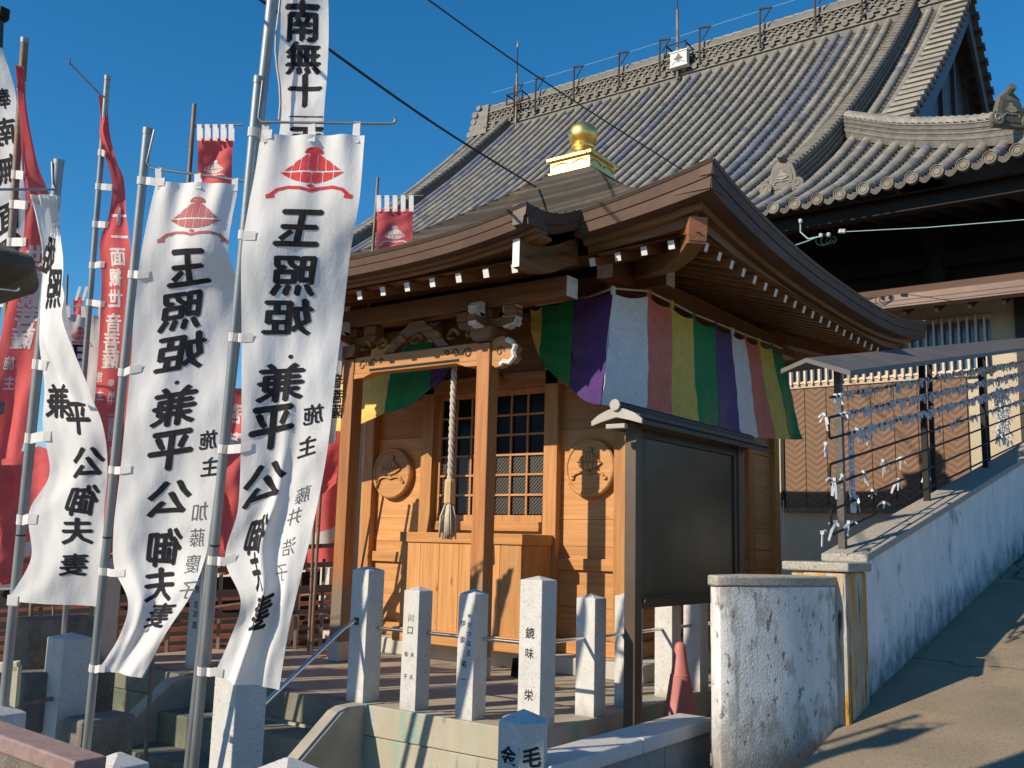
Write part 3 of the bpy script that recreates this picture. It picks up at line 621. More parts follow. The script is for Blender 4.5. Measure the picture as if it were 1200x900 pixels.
# arched underside shoulders, groove and scroll relief of the beam
MB().prism([V(PPX[0]+.08, 7.26, 2.957), V(PPX[0]+.08, 7.26, 2.91), V(PPX[0]+.22, 7.26, 2.915), V(PPX[0]+.34, 7.26, 2.957)], (0, 0, 0), (0, .13, 0)).build('beam_shoulder', W_X, bm_)
MB().prism([V(PPX[1]-.08, 7.26, 2.957), V(PPX[1]-.08, 7.26, 2.91), V(PPX[1]-.22, 7.26, 2.915), V(PPX[1]-.34, 7.26, 2.957)], (0, 0, 0), (0, .13, 0)).build('beam_shoulder', W_X, bm_)
MB().box((PPX[0]+.30, 7.2605, 2.972), (PPX[1]-.30, 7.2615, 3.0)).build('groove', M_SOFFIT, bm_)
for s, x in ((1, PPX[0]+.1), (-1, PPX[1]-.1)):
    for cx_, r_ in ((.10, .055), (.25, .045), (.36, .03)):
        MB().tube([V(x+s*(cx_+r_*(1-a_/10)*math.cos(a_)), 7.26, 3.035+(cx_*.1)+r_*(1-a_/10)*math.sin(a_)) for a_ in [i*.55 for i in range(13)]], .0095, 5).build('scroll_carving', M_CARVE, bm_)
# carved frog-leg strut and openwork between beam and purlin
def strut(x, s=1.0):
    half = [(0, .27), (.10, .265), (.14, .22), (.20, .20), (.25, .14), (.33, .11), (.38, .05), (.44, .0), (.30, .0), (.24, .05), (.17, .09), (.10, .13), (0, .15)]
    poly = half+[(-a_, b_) for a_, b_ in half[::-1] if a_ > 0]
    for sgn in (1, -1):
        MB().prism([V(x+sgn*a_*s, 7.29, 3.155+b_*1.1) for a_, b_ in half][::sgn], (0, 0, 0), (0, .08, 0)).build('carved_strut', W_EX, hall)
strut(CX)
for k in range(7):
    x = CX-.72+.24*k
    MB().tube([V(x+.09*math.cos(a_)*(1-a_/8), 7.30-.02*math.sin(a_*2), 3.25+.075*math.sin(a_)*(1-a_/8)) for a_ in [i*.5 for i in range(12)]], [.028*(1-.05*i) for i in range(12)], 6).build('openwork_carving', W_EX if k % 2 else M_GOLDDARK2, hall, smooth=True)
# ------------------------------------------------------------------ gilded finial
fin = MB().box((CX-.36, CY-.36, 5.90), (CX+.36, CY+.36, 5.97)).build('finial_base', M_ROOFCU, hall)
def sq(name, h0, z0, h1, z1, m, par=fin, bev=.006):
    g = MB(); g.add([V(CX+a_*h0, CY+b_*h0, z0) for a_, b_ in ((-1,-1),(1,-1),(1,1),(-1,1))]+[V(CX+a_*h1, CY+b_*h1, z1) for a_, b_ in ((-1,-1),(1,-1),(1,1),(-1,1))], [(3,2,1,0),(4,5,6,7),(0,1,5,4),(1,2,6,5),(2,3,7,6),(3,0,4,7)])
    return g.build(name, m, par, bevel=bev)
sq('gold_foot', .335, 5.972, .335, 6.01, M_GOLD); sq('gold_box', .305, 6.01, .305, 6.165, M_GOLD); sq('gold_cornice', .345, 6.166, .345, 6.21, M_GOLD); 
for dx in (-.15, .15):
    for f in (0, 1):
        pts = [(-.12, 6.075), (-.10, 6.10), (-.05, 6.115), (0, 6.125), (.05, 6.115), (.10, 6.10), (.12, 6.075)]
        MB().tube([V(CX+dx+a_, CY-.306, z) if f == 0 else V(CX+.306, CY+dx+a_, z) for a_, z in pts], .010, 5).build('gilt_moulding', M_GOLDDARK, fin)
MB().lathe((CX, CY, 6.21), [(.30, 0), (.29, .04), (.25, .09), (.18, .13), (.13, .15), (.125, .17), (.155, .185), (.16, .21), (.13, .23)], 32).build('gold_bell', M_GOLD, fin, smooth=50)
MB().lathe((CX, CY, 6.43), [(.10, 0), (.135, .02), (.155, .05), (.185, .10), (.197, .16), (.185, .22), (.15, .275), (.10, .31), (.05, .335), (.015, .355), (.002, .36)], 32).build('gold_ball', M_GOLD, fin, smooth=60)
# ------------------------------------------------------------------ offering box, rope, silk curtain
ob = thing('offering_box', 'wooden offering box before the lattice doors of the shrine', 'offering box', (-6.55, 7.95, .17))
BX0, BX1, BY0, BY1 = -7.26, -5.68, 7.92, 8.44
MB().box((BX0-.02, BY0-.02, 1.22), (BX1+.02, BY1, 1.325)).build('top_frame', W_X, ob, bevel=.005)
nb = 6
for i in range(nb):
    a, b = lerp(BX0, BX1, i/nb), lerp(BX0, BX1, (i+1)/nb); MB().box((a+.002, BY0, .33), (b-.002, BY0+.03, 1.22)).build('board', wood('box_board_%d' % i, PA, PB, 2, rnd=.25) if i == 0 else bpy.data.materials['box_board_0'], ob, bevel=.002)
MB().box((BX1-.03, BY0+.032, .33), (BX1, BY1, 1.22)).build('side_board', W_Z, ob); MB().box((BX0, BY0+.032, .33), (BX0+.03, BY1, 1.22)).build('side_board', W_Z, ob)
MB().box((BX0-.05, BY0-.05, .19), (BX1+.05, BY1, .33)).build('plinth', W_X, ob, bevel=.008)
rp = thing('bell_rope', 'twisted hemp bell rope with tassel hanging before the lattice doors', 'rope', (-6.27, 7.5, 1.3))
g = MB()
for s in range(3):
    g.tube([V(-6.27+.016*math.cos(i*.42+s*2.094)+.0, 7.5+.016*math.sin(i*.42+s*2.094), lerp(3.12, 1.84, i/90)) for i in range(91)], .017, 6)
g.build('twisted_rope', M_ROPEM, rp, smooth=True)
g = MB().lathe((-6.27, 7.5, 1.60), [(.036, 0), (.052, .005), (.056, .02), (.053, .22), (.045, .245), (.03, .25)], 8); g.build('wooden_grip', wood('pale_wood', (.60,.42,.22), (.52,.34,.17), 2), rp)
for i in range(6): 
    g = MB(); g.add([V(-6.298+.0, 7.445, 1.82-.03*i), V(-6.278, 7.445, 1.82-.03*i), V(-6.278, 7.445, 1.805-.03*i), V(-6.298, 7.445, 1.805-.03*i)], [(0,3,2,1)]) if False else None
g = MB()
for k in range(46):
    an, rr = R_.uniform(0, 6.283), R_.uniform(.008, .05); x0, y0 = -6.27+rr*math.cos(an)*.7, 7.5+rr*math.sin(an)*.7; sp2 = R_.uniform(1.2, 1.75); zb = 1.27+R_.uniform(-.02, .05)
    g.tube([V(x0, y0, 1.61), V(-6.27+rr*math.cos(an)*sp2, 7.5+rr*math.sin(an)*sp2, 1.48), V(-6.27+rr*math.cos(an+.1)*sp2*1.15, 7.5+rr*math.sin(an+.1)*sp2*1.15, zb)], [.009, .010, .009], 5)
g.build('tassel', M_TASSEL, rp, smooth=True)
for xx in (-6.4, -5.45):                          # gilt ornament under the lintel is left out; carved animal-head braces
    MB().tube([V(xx, 8.44, 3.02), V(xx+.02, 8.36, 2.98), V(xx+.05, 8.30, 2.90), V(xx+.03, 8.27, 2.84)], [.05, .045, .03, .015], 7).build('carved_brace', W_PANEL, hall, smooth=True)
# curtain: five colours of brocade hung from a cord round the corner of the eave
cur = thing('silk_curtain', 'five-coloured brocade curtain strung under the right-hand eave of the shrine', 'curtain', (-4.42, 8.0, 3.6))
ST = [at_x(x, y, X) for x, y, X in ((718, 344, -4.56), (760, 347, -4.47), (787, 360, -4.45), (812, 373, -4.45), (838, 383, -4.45), (858, 391, -4.45), (873, 397, -4.45), (889, 403, -4.45), (904, 408, -4.45), (917, 413, -4.45))]
SB = [at_x(x, y, X) for x, y, X in ((706, 474, -4.52), (757, 487, -4.42), (788, 494, -4.40), (817, 502, -4.38), (843, 507, -4.37), (867, 510, -4.36), (888, 513, -4.35), (908, 514, -4.33), (925, 515, -4.30), (940, 515, -4.26))]
CT = [at_y(628, 358, 8.15), at_y(690, 348, 8.05)]+[p+V(0,0,.05) for p in ST]
MB().tube(CT, .010, 6).build('cord', M_TASSEL, cur)
def cpanel(ta, tb, ba, bb, m, bow=0, seed=0, nu=10, nv=24, sag=.0):
    rr = random.Random(seed); ph = rr.uniform(0, 6)
    tdir = (tb-ta).normalized(); nn = V(tdir.y, -tdir.x, 0).normalized()
    def S(u, v):
        p = lerp(lerp(ta, tb, u), lerp(ba, bb, u), v)
        q = seed+u; amp = .014*v**.5*(1 if seed < 20 else .6); p = p+nn*(amp*math.sin(q*2.9+v*2.1)+.006*math.sin(v*8+q*1.7)+.0035*math.sin(v*27+q*5)*(.3+v)+.010*v*v*math.sin(q*6.283+1))
        p.z += -.018*math.sin(math.pi*u)*(1-v)**4*2 + sag*math.sin(math.pi*u)*v
        return p+nn*bow*math.sin(math.pi*v)
    o = MB().grid(S, nu, nv).build('cloth_stripe', m, cur, smooth=True)
    MB().tube([S(0, k/20) for k in range(21)], .0035, 5).build('seam', m, o)
    MB().grid(lambda u, v: S(u, lerp(.955, .995, v))+nn*(.004 if seed < 20 else .003), nu, 2).build('hem', m, o, smooth=True)
    return o
seq = [S_WHITE, S_RED, S_YELLOW, S_GREEN, S_PURPLE]
ys_t = [7.98, 8.26, 8.73, 9.20, 9.68, 10.14, 10.6, 11.06, 11.52, 11.95]
zt = [3.56, 3.60, 3.585, 3.575, 3.56, 3.56, 3.57, 3.585, 3.61, 3.66]
ys_b = [7.62, 8.14, 8.64, 9.14, 9.66, 10.10, 10.58, 11.12, 11.78, 12.5]
zb = [2.42, 2.46, 2.48, 2.47, 2.46, 2.48, 2.50, 2.53, 2.57, 2.63]
xb = [-4.30, -4.33, -4.36, -4.36, -4.36, -4.36, -4.36, -4.36, -4.34, -4.30]
for i in range(9):
    cpanel(ST[i], ST[i+1], SB[i], SB[i+1], seq[i % 5], seed=i+1)
    q = ST[i]; MB().box((q.x-.012, q.y-.015, q.z-.01), (q.x+.012, q.y+.03, q.z+.07)).build('hanging_loop', seq[i % 5], cur)
# front pieces, drawn up to the left
fr_t = [ST[0], at_y(673, 348, 8.05), at_y(636, 358, 8.15), at_y(622, 362, 8.2)]
fr_b = [SB[0], at_y(668, 452, 8.05), at_y(634, 418, 8.15), at_y(623, 392, 8.2)]
for i, m in enumerate((S_PURPLE, S_GREEN, S_YELLOW)): cpanel(fr_t[i+1], fr_t[i], fr_b[i+1], fr_b[i], m, seed=40+i, sag=-.06)
cur2 = thing('gathered_curtain', 'yellow, green and purple brocade swag behind the left porch post', 'curtain', (-7.9, 7.95, 3.1))
cur_, cur = cur, cur2
lt = [V(-8.62, 8.0, 3.48), V(-7.48, 7.94, 3.46), V(-6.98, 7.96, 3.40), V(-6.72, 8.0, 3.28)]
lb = [V(-8.75, 7.7, 2.36), V(-7.56, 7.86, 2.62), V(-6.98, 7.95, 2.86), V(-6.74, 8.0, 3.08)]
for i, m in enumerate((S_YELLOW, S_GREEN, S_PURPLE)): cpanel(lt[i], lt[i+1], lb[i], lb[i+1], m, seed=60+i, sag=-.05)
cur = cur_
# ================================================================== main hall of the temple behind, with its tiled hip-and-gable roof
temple = thing('temple_hall', 'large temple hall with curved grey tile roof rising behind the small shrine', 'temple', (-12, 19.5, -.76))
PROF = [(15.9, 7.10), (17, 7.68), (18, 8.28), (19.5, 9.27), (21, 10.38), (23, 12.0), (25, 13.72), (26.5, 15.1), (27.6, 16.15), (28.6, 17.15)]
def pz(y):
    for (a, p), (b, q) in zip(PROF, PROF[1:]):
        if y <= b: return p+(q-p)*(y-a)/(b-a)
    return PROF[-1][1]
def upturn(x, y): return (.20*max(0, (x+6.5)/4.2)**2)*max(0, 1-(y-15.9)/6)
def tz(x, y): return pz(y)+upturn(x, y)
def slope(x, y): return math.atan2(tz(x, y+.1)-tz(x, y-.1), .2)
SPC = .385; ROWS = [-6.13+SPC*i for i in range(-44, 14)]      # -23.07 ... -1.1
HIPX, HIPY = -6.2, 20.9
def y_hip(x): return HIPY-(x-HIPX)*(5.0/5.15)
def spans(x):
    out = []
    if x < -6.6: out.append((15.9, 28.5))
    else:
        yh = y_hip(x); 
        if yh > 16.1: out.append((15.9, yh))
        if x < -5.35: out.append((yh+.35, 28.5))
    return out
rt_ = thing  # (kept plain)
troof = MB(); NPS = 0
def conc(u): return -.055*math.sin(math.pi*u)
for x in ROWS[:-1]:
    xa, xb = x+.07, x+SPC-.07
    for ya, yb in spans(x+SPC/2):
        n = max(2, int((yb-ya)/.21))
        for i in range(n):
            y0, y1 = lerp(ya, yb, i/n), lerp(ya, yb, (i+1)/n); vs = []
            for y, dz in ((y0, .034), (y1, .004)):
                for u in (0, .33, .67, 1): vs.append((lerp(xa, xb, u), y, tz(x, y)+dz+conc(u)))
            vs += [(lerp(xa, xb, u), y0, tz(x, y0)+.0+conc(u)) for u in (0, .33, .67, 1)]
            troof.add(vs, [(0,1,5,4),(1,2,6,5),(2,3,7,6),(8,9,1,0),(9,10,2,1),(10,11,3,2)])
tiles_ob = troof.build('pan_tiles', M_PAN, temple, kind='stuff')
# solid roof body below the tiles, with the rear slope
g = MB(); g.grid(lambda u, v: V(lerp(-23.3, -5.5, u), lerp(15.95, 28.6, v), pz(lerp(15.95, 28.6, v))-.07), 2, 14)
g.grid(lambda u, v: (lambda x: (lambda y: V(x, y, tz(x, y)-.07))(lerp(15.95, max(15.96, y_hip(x)), v)))(lerp(-5.9, -1.3, u)), 8, 8)
g.grid(lambda u, v: V(lerp(-23.3, -5.5, u), 28.6+12*v, pz(28.6-12*v)-.05), 2, 10)
g.build('roof_deck', M_PAN, temple)
# round cover tiles
TL = .345
def round_tile_mb(r=.106):
    g = MB(); n = 6; vs = []
    for y, rr in ((0, r), (TL*.96, r*.985), (TL*.96, r*.95), (TL+.02, r*.95)):
        for k in range(n+1): an = math.pi*k/n; vs.append((rr*math.cos(an), y, rr*math.sin(an)))
    fs = []
    for i in range(3):
        for k in range(n): fs.append((i*7+k+1, i*7+k, (i+1)*7+k, (i+1)*7+k+1))
    fs.append(tuple(range(7))); g.add(vs, fs); return g
proto = round_tile_mb(); rbm = MB(); cand = []; rr = random.Random(3)
rowblue = {x: rr.random() < .16 for x in ROWS}
for ri, x in enumerate(ROWS):
    for ya, yb in spans(x):
        y = ya; jitter = rr.uniform(-.006, .006)
        while y < yb-.1:
            a = slope(x, y+.12); dy = TL*math.cos(a)
            cand.append((x+jitter+rr.uniform(-.004, .004), y, tz(x, y)+.012+rr.uniform(-.002, .002), a, M_TILEBLUE if (rowblue[x] and y > 18.5 and rr.random() < .95) or rr.random() < .03 else M_TILE)); y += dy
def onpix(p):
    d = Vector(p)-CAM; c = d.dot(fw); return 600+F_PX*d.dot(rt)/c, 450-F_PX*d.dot(up)/c, c
def seen(t):
    px, py, c = onpix(t[:3]); return 860 < px < 1210 and -5 < py < 300
near = sorted([t for t in cand if seen(t)], key=lambda t: (Vector(t[:3])-CAM).length)[:290]
ns = set(id(t) for t in near)
src = None; srcs = {}
for t in near:
    m = t[4]
    if m not in srcs:
        o = round_tile_mb().build('round_tile', m, temple, smooth=40); srcs[m] = o
        o.location = Vector(t[:3])-temple.location; o.data.transform(Matrix.Translation(temple.location)); o.rotation_euler = (t[3], 0, 0)
    else: inst(srcs[m], 'round_tile', Vector(t[:3])-temple.location, (t[3], 0, 0), temple)
for t in cand:
    if id(t) in ns: continue
    ca, sa = math.cos(t[3]), math.sin(t[3]); P0 = Vector(t[:3])
    rbm.add([P0+V(v.x, v.y*ca-v.z*sa, v.y*sa+v.z*ca) for v in proto.v], proto.f, 0 if t[4] is M_TILE else 1)
rb = rbm.build('round_tiles', [M_TILE, M_TILEBLUE], temple, smooth=40, kind='stuff')
M_ENDTILE = mat('eave_end_tile_clay', (.25,.22,.175), (.17,.153,.125), 9, rough=.7, bump=.3, bscale=40, rnd=.2)
# eave ends: crest discs under each row and drooping pan lips between
def disc_mb():
    g = MB(); n = 14; prof = [(.108, .05), (.108, -.04), (.096, -.046), (.086, -.022), (.068, -.022), (.06, -.036), (.048, -.022), (.0, -.022)]
    vs = []; 
    for r, y in prof[:-1]:
        for k in range(n): an = 2*math.pi*k/n; vs.append((r*math.cos(an), y, r*math.sin(an)+.02))
    fs = []
    for i in range(len(prof)-2):
        for k in range(n): k2 = (k+1)%n; fs.append((i*n+k, i*n+k2, (i+1)*n+k2, (i+1)*n+k))
    fs.append(tuple((len(prof)-2)*n+k for k in range(n))); g.add(vs, fs); return g
def lip_mb():
    g = MB(); n = 5; W2 = SPC/2-.075; top = [(lerp(-W2, W2, k/n), -.055*math.sin(math.pi*k/n)+.035) for k in range(n+1)]; bot = [(x, z-.055-.045*math.sin(math.pi*k/n)) for k, (x, z) in enumerate(top)]
    vs = [(x, 0, z) for x, z in top]+[(x, 0, z) for x, z in bot]+[(x, .1, z) for x, z in top]
    fs = [(k, n+1+k, n+2+k, k+1) for k in range(n)]+[(k, k+1, 2*n+3+k, 2*n+2+k) for k in range(n)]
    g.add(vs, fs); return g
def place(protof, name, m, pts, sm=None):
    s = None
    for p in pts:
        if s is None:
            s = protof().build(name, m, temple, smooth=sm); s.data.transform(Matrix.Translation(temple.location)); s.location = Vector(p)-temple.location
        else: inst(s, name, Vector(p)-temple.location, (0, 0, 0), temple)
vis = [x for x in ROWS if -12.5 < x]
place(disc_mb, 'eave_end_tile', M_ENDTILE, [(x, 15.87, tz(x, 15.9)+.0) for x in vis], 35)
place(lip_mb, 'eave_pan_tile', M_PAN, [(x+SPC/2, 15.86, tz(x+SPC/2, 15.9)) for x in vis[:-1]])
# ridges ------------------------------------------------
def ridge_along(name, pts, w_, h, lat, courses=3, cap_step=.24, capr=.115, par=temple):
    """pts: centre line on the roof surface; lat: sideways unit vector"""
    g = MB(); n = len(pts)
    def slab(hw, z0, z1, mi):
        vs = []
        for p in pts: vs += [p-lat*hw+V(0,0,z0), p+lat*hw+V(0,0,z0), p+lat*hw+V(0,0,z1), p-lat*hw+V(0,0,z1)]
        fs = [(0,1,2,3), tuple((n-1)*4+k for k in (3,2,1,0))]
        for i in range(n-1):
            for k in range(4): k2 = (k+1)%4; fs.append((i*4+k, (i+1)*4+k, (i+1)*4+k2, i*4+k2))
        g.add(vs, fs, mi)
    slab(w_*.5, -.1, h*.12, 0); slab(w_*.53, h*.12, h*.25, 1)
    ch = h*.6/courses
    for i in range(courses):
        slab(w_*.42-.02*i, h*.25+i*ch, h*.25+(i+.7)*ch, 0); slab(w_*.46-.02*i, h*.25+(i+.7)*ch, h*.25+(i+1)*ch, 1)
    r_ = g.build(name, [M_RIDGE, M_RIDGELIGHT], par)
    c = MB(); L_ = [0]
    for a, b in zip(pts, pts[1:]): L_.append(L_[-1]+(b-a).length)
    s = 0
    while s < L_[-1]-cap_step*.5:
        def at(s_):
            for i in range(n-1):
                if s_ <= L_[i+1]: return lerp(pts[i], pts[i+1], (s_-L_[i])/(L_[i+1]-L_[i]))
            return pts[-1]
        a, b = at(s), at(min(s+cap_step*1.08, L_[-1])); d = (b-a).normalized(); u = d.cross(lat); u = u if u.z > 0 else -u
        vs = []
        for p, rr_, lift in ((a, capr*1.08, .03), (b, capr*.96, .0)):
            for k in range(6): an = math.pi*k/5; vs.append(p+V(0,0,h*.85)+u*lift+lat*rr_*1.25*math.cos(an)+u*rr_*math.sin(an))
        fs = [(k, k+1, k+7, k+6) for k in range(5)]+[(0,1,2,3,4,5)]
        c.add(vs, fs); s += cap_step
    c.build('ridge_cap_tile', M_TILE, r_, smooth=35)
    return r_
def onigawara(c, fx, fz, s, name='ridge_end_tile', par=temple):
    """c centre of the foot; fx sideways, front = fx x up"""
    fx = Vector(fx); fr = fx.cross(V(0,0,1)) if not fz else Vector(fz)
    prof = [(-.5, 0), (-.55, .12), (-.42, .30), (-.40, .55), (-.30, .85), (-.14, 1.0), (.14, 1.0), (.30, .85), (.40, .55), (.42, .30), (.55, .12), (.5, 0), (.32, 0), (.30, .25), (-.30, .25), (-.32, 0)]
    P = lambda x, z: Vector(c)+fx*x*s+V(0,0,z*s)
    o = MB().prism([P(x, z) for x, z in prof[:12]], fr*-.10*s, fr*.10*s).build(name, M_RIDGE, par, bevel=.02*s)
    MB().prism([P(x, z) for x, z in [(-.30, .12), (-.31, .5), (-.22, .78), (.22, .78), (.31, .5), (.30, .12)]], fr*.101*s, fr*.125*s).build('crest_panel', M_GABLE, o)
    g = MB(); emblem_relief(g, P(0, .48)+fr*.126*s, -fx if fx.cross(V(0,0,1)).dot(fr) < 0 else fx, (0,0,1), .5*s, .03*s); g.build('hat_crest', M_TILE, o)
    for sg in (1, -1):
        MB().tube([P(sg*.48, .17)+fr*.10*s, P(sg*.48, .17)+fr*.22*s], .19*s, 14).build('scroll', M_RIDGE, o)
        MB().tube([P(sg*.48+.13*(1-a_/9)*math.cos(a_), .17+.13*(1-a_/9)*math.sin(a_))+fr*.225*s for a_ in [i*.6 for i in range(14)]], .02*s, 5).build('spiral', M_TILE, o)
    MB().tube([P(0, .95)-fr*.35*s+V(0,0,.02), P(0, 1.0)+fr*.02*s, P(0, 1.12)+fr*.26*s], .12*s, 10).build('toribusuma_tile', M_RIDGE, o)
    return o
LX = V(1, 0, 0)
kp = lambda x, y0, y1, n=16: [V(x, lerp(y0, y1, i/n), tz(x, lerp(y0, y1, i/n))) for i in range(n+1)]
ridge_along('descending_ridge', kp(-6.6, 17.75, 28.4), .40, .50, LX)
onigawara(V(-6.6, 17.62, tz(-6.6, 17.6)-.02), (1, 0, 0), (0, -1, 0), .66)
ridge_along('descending_ridge', kp(-21.4, 19.0, 28.4), .40, .50, LX)
hp = []
for i in range(15):
    x = lerp(-6.35, -1.0, i/14); y = y_hip(x); hp.append(V(x, y, tz(x, max(15.9, y))+.02+.10*(i/14)**3))
ridge_along('hip_ridge', hp[:13], .40, .46, V(.7, .714, 0), 3)
onigawara(hp[11]+V(-.35, -.30, .12), V(.70, .714, 0), V(.714, -.70, 0), .58)
# main ridge: stacked courses with a scale-pattern band, discs along its foot
RX0, RX1, RY, RZ = -22.6, -5.55, 28.55, 17.0
mr = MB().box((RX0, RY-.30, RZ-.5), (RX1, RY+.3, RZ+.18)).build('main_ridge', M_RIDGE, temple)
MB().box((RX0, RY-.36, RZ-.02), (RX1, RY+.36, RZ+.04)).build('pale_course', M_RIDGELIGHT, mr)
MB().box((RX0, RY-.33, RZ+.24), (RX1, RY+.33, RZ+.29)).build('pale_course', M_RIDGELIGHT, mr)
MB().box((RX0, RY-.22, RZ+.29), (RX1, RY+.22, RZ+.72)).build('band_core', M_GABLE, mr)
MB().box((RX0, RY-.29, RZ+.70), (RX1, RY+.29, RZ+.75)).build('pale_course', M_RIDGELIGHT, mr)
MB().box((RX0, RY-.24, RZ+.75), (RX1, RY+.24, RZ+.95)).build('upper_course', M_RIDGE, mr)
g = MB(); n = int((RX1-RX0)/.24)
for r in range(3):
    for i in range(n):
        cx = RX0+.12+.24*i+(.12 if r % 2 else 0); cz = RZ+.30+.135*r
        pts = [V(cx+.115*math.cos(a_), 0, cz+.115*math.sin(a_)) for a_ in [math.pi*k/6 for k in range(7)]]; ins = [V(cx+.07*math.cos(a_), 0, cz+.07*math.sin(a_)) for a_ in [math.pi*k/6 for k in range(7)]]
        vs = [p+V(0, RY-.27, 0) for p in pts]+[p+V(0, RY-.27, 0) for p in ins]+[p+V(0, RY-.22, 0) for p in pts]
        g.add(vs, [(k, k+7, k+8, k+1) for k in range(6)]+[(k, k+1, k+15, k+14) for k in range(6)])
g.build('scale_band', M_RIDGE, mr, kind='stuff')
g = MB()
for i in range(int((RX1-RX0)/.385)):
    x = RX0+.2+.385*i; n_ = 10; vs = [(x+.10*math.cos(6.283*k/n_), RY-.42, RZ+.13+.10*math.sin(6.283*k/n_)) for k in range(n_)]+[(x+.10*math.cos(6.283*k/n_), RY-.2, RZ+.13+.10*math.sin(6.283*k/n_)) for k in range(n_)]
    g.add(vs, [tuple(range(n_))]+[(k, n_+k, n_+(k+1)%n_, (k+1)%n_) for k in range(n_)])
g.build('ridge_foot_discs', M_RIDGE, mr, kind='stuff')
g = MB(); i = 0; x = RX0
while x < RX1-.2:
    vs = [(xx, RY+r_*1.9*math.cos(math.pi*k/5), RZ+.94+r_*math.sin(math.pi*k/5)+dz) for xx, r_, dz in ((x, .135, .012), (x+.36, .125, 0)) for k in range(6)]
    g.add(vs, [(k+1, k, k+6, k+7) for k in range(5)]+[(0,1,2,3,4,5)]); x += .345
g.build('ridge_cap_tile', M_TILE, mr, smooth=35)
# stacked end ornament at the left end, seen from the side
e = MB()
for k, (dx, z0, z1) in enumerate(((-.62, .0, .22), (-.50, .24, .46), (-.42, .48, .72), (-.36, .74, 1.0), (-.18, 1.02, 1.22))):
    e.box((RX0+dx-.0, RY-.42+.03*k, RZ+z0-.15), (RX0+.25, RY+.42-.03*k, RZ+z1-.15))
    e.tube([V(RX0+dx, RY-.40, RZ+(z0+z1)/2-.15), V(RX0+dx, RY+.40, RZ+(z0+z1)/2-.15)], (z1-z0)*.52, 10)
e.build('ridge_end_ornament', M_RIDGELIGHT, temple, smooth=40)
MB().lathe((RX0-.05, RY, RZ+1.02), [(.10, 0), (.14, .08), (.10, .17), (.05, .2), (.02, .26)], 10).build('ridge_knob', M_RIDGE, temple, smooth=50)
onigawara(V(RX1+.12, RY, RZ-.1), (0, 1, 0), (1, 0, 0), 1.1)
# gable at the right end: verge tiles stepping down front and back, boards below
def verge(front):
    ys_ = [28.3-.34*i for i in range(24)] if front else [28.8+.34*i for i in range(24)]
    for k, y in enumerate(ys_):
        yy = y if front else 57.2-y
        if front and y < 20.55: break
        z = pz(yy)+.10; a = math.atan2(pz(yy+.1)-pz(yy-.1), .2)*(1 if front else -1)
        g = MB(); n = 6; vs = []
        for x in (-5.62, -4.98):
            for q in range(n+1): an = math.pi*q/n; vs.append(V(x, y+.135*math.cos(an), z+.13*math.sin(an)-(.0)))
        for x in (-5.62, -4.98): vs += [V(x, y-.16, z-.06-.02), V(x, y+.16, z-.06)]
        fs = [(q, q+1, q+8, q+7) for q in range(n)]+[tuple(range(7, 14))]+[(14, 15, 17, 16), (16, 17, 13, 7), (14, 16, 7, 0), (15, 6, 13, 17)]
        g.add(vs, fs); g.build('verge_tile', M_TILE if front else M_RIDGE, temple, smooth=40)
verge(True); verge(False)
g = MB(); g.grid(lambda u, v: V(lerp(-5.7, -5.02, u), lerp(20.6, 28.6, v), pz(lerp(20.6, 28.6, v))+.02), 1, 14); g.grid(lambda u, v: V(lerp(-5.7, -5.02, u), 28.6+8*v, pz(28.6-8*v)+.02), 1, 14); g.build('verge_deck', M_RIDGE, temple)
bp = [V(0, y, pz(y)-.12) for y in (20.6, 22, 24, 26, 27.5, 28.55)]; bq = [V(0, 57.1-p.y, p.z) for p in bp[::-1]][1:]
tops = bp+bq; lows = [p-V(0, 0, .62+.02*i) for i, p in enumerate(bp)]+[p-V(0, 0, .62) for p in bq]
gb = MB(); n = len(tops); gb.add([p+V(-5.16, 0, 0) for p in tops]+[p+V(-5.16, 0, 0) for p in lows]+[p+V(-5.26, 0, 0) for p in tops]+[p+V(-5.26, 0, 0) for p in lows],
    [(k+1, k, n+k, n+k+1) for k in range(n-1)]+[(2*n+k, 2*n+k+1, 3*n+k+1, 3*n+k) for k in range(n-1)]+[(n+k, 3*n+k, 3*n+k+1, n+k+1) for k in range(n-1)])
gb.build('bargeboard', M_GABLE, temple)
gw = MB().prism([V(-5.75, 20.9, 9.5), V(-5.75, 36.2, 9.5), V(-5.75, 35, 11.2), V(-5.75, 28.6, 16.5), V(-5.75, 22, 11.2)], (0,0,0), (-.1, 0, 0)).build('gable_wall', M_GABLE, temple)
for y in (25.0, 27.0, 28.6, 30.3, 32.5): MB().box((-5.75, y-.11, 10), (-5.60, y+.11, pz(min(y, 57.2-y))-.6)).build('gable_post', M_GABLE, temple)
for y in [22.2+.42*i for i in range(31)]: MB().box((-5.752, y, 9.7), (-5.70, y+.385, max(9.9, pz(min(y+.2, 57.2-y))-.75))).build('gable_board', M_GABLE, gw)
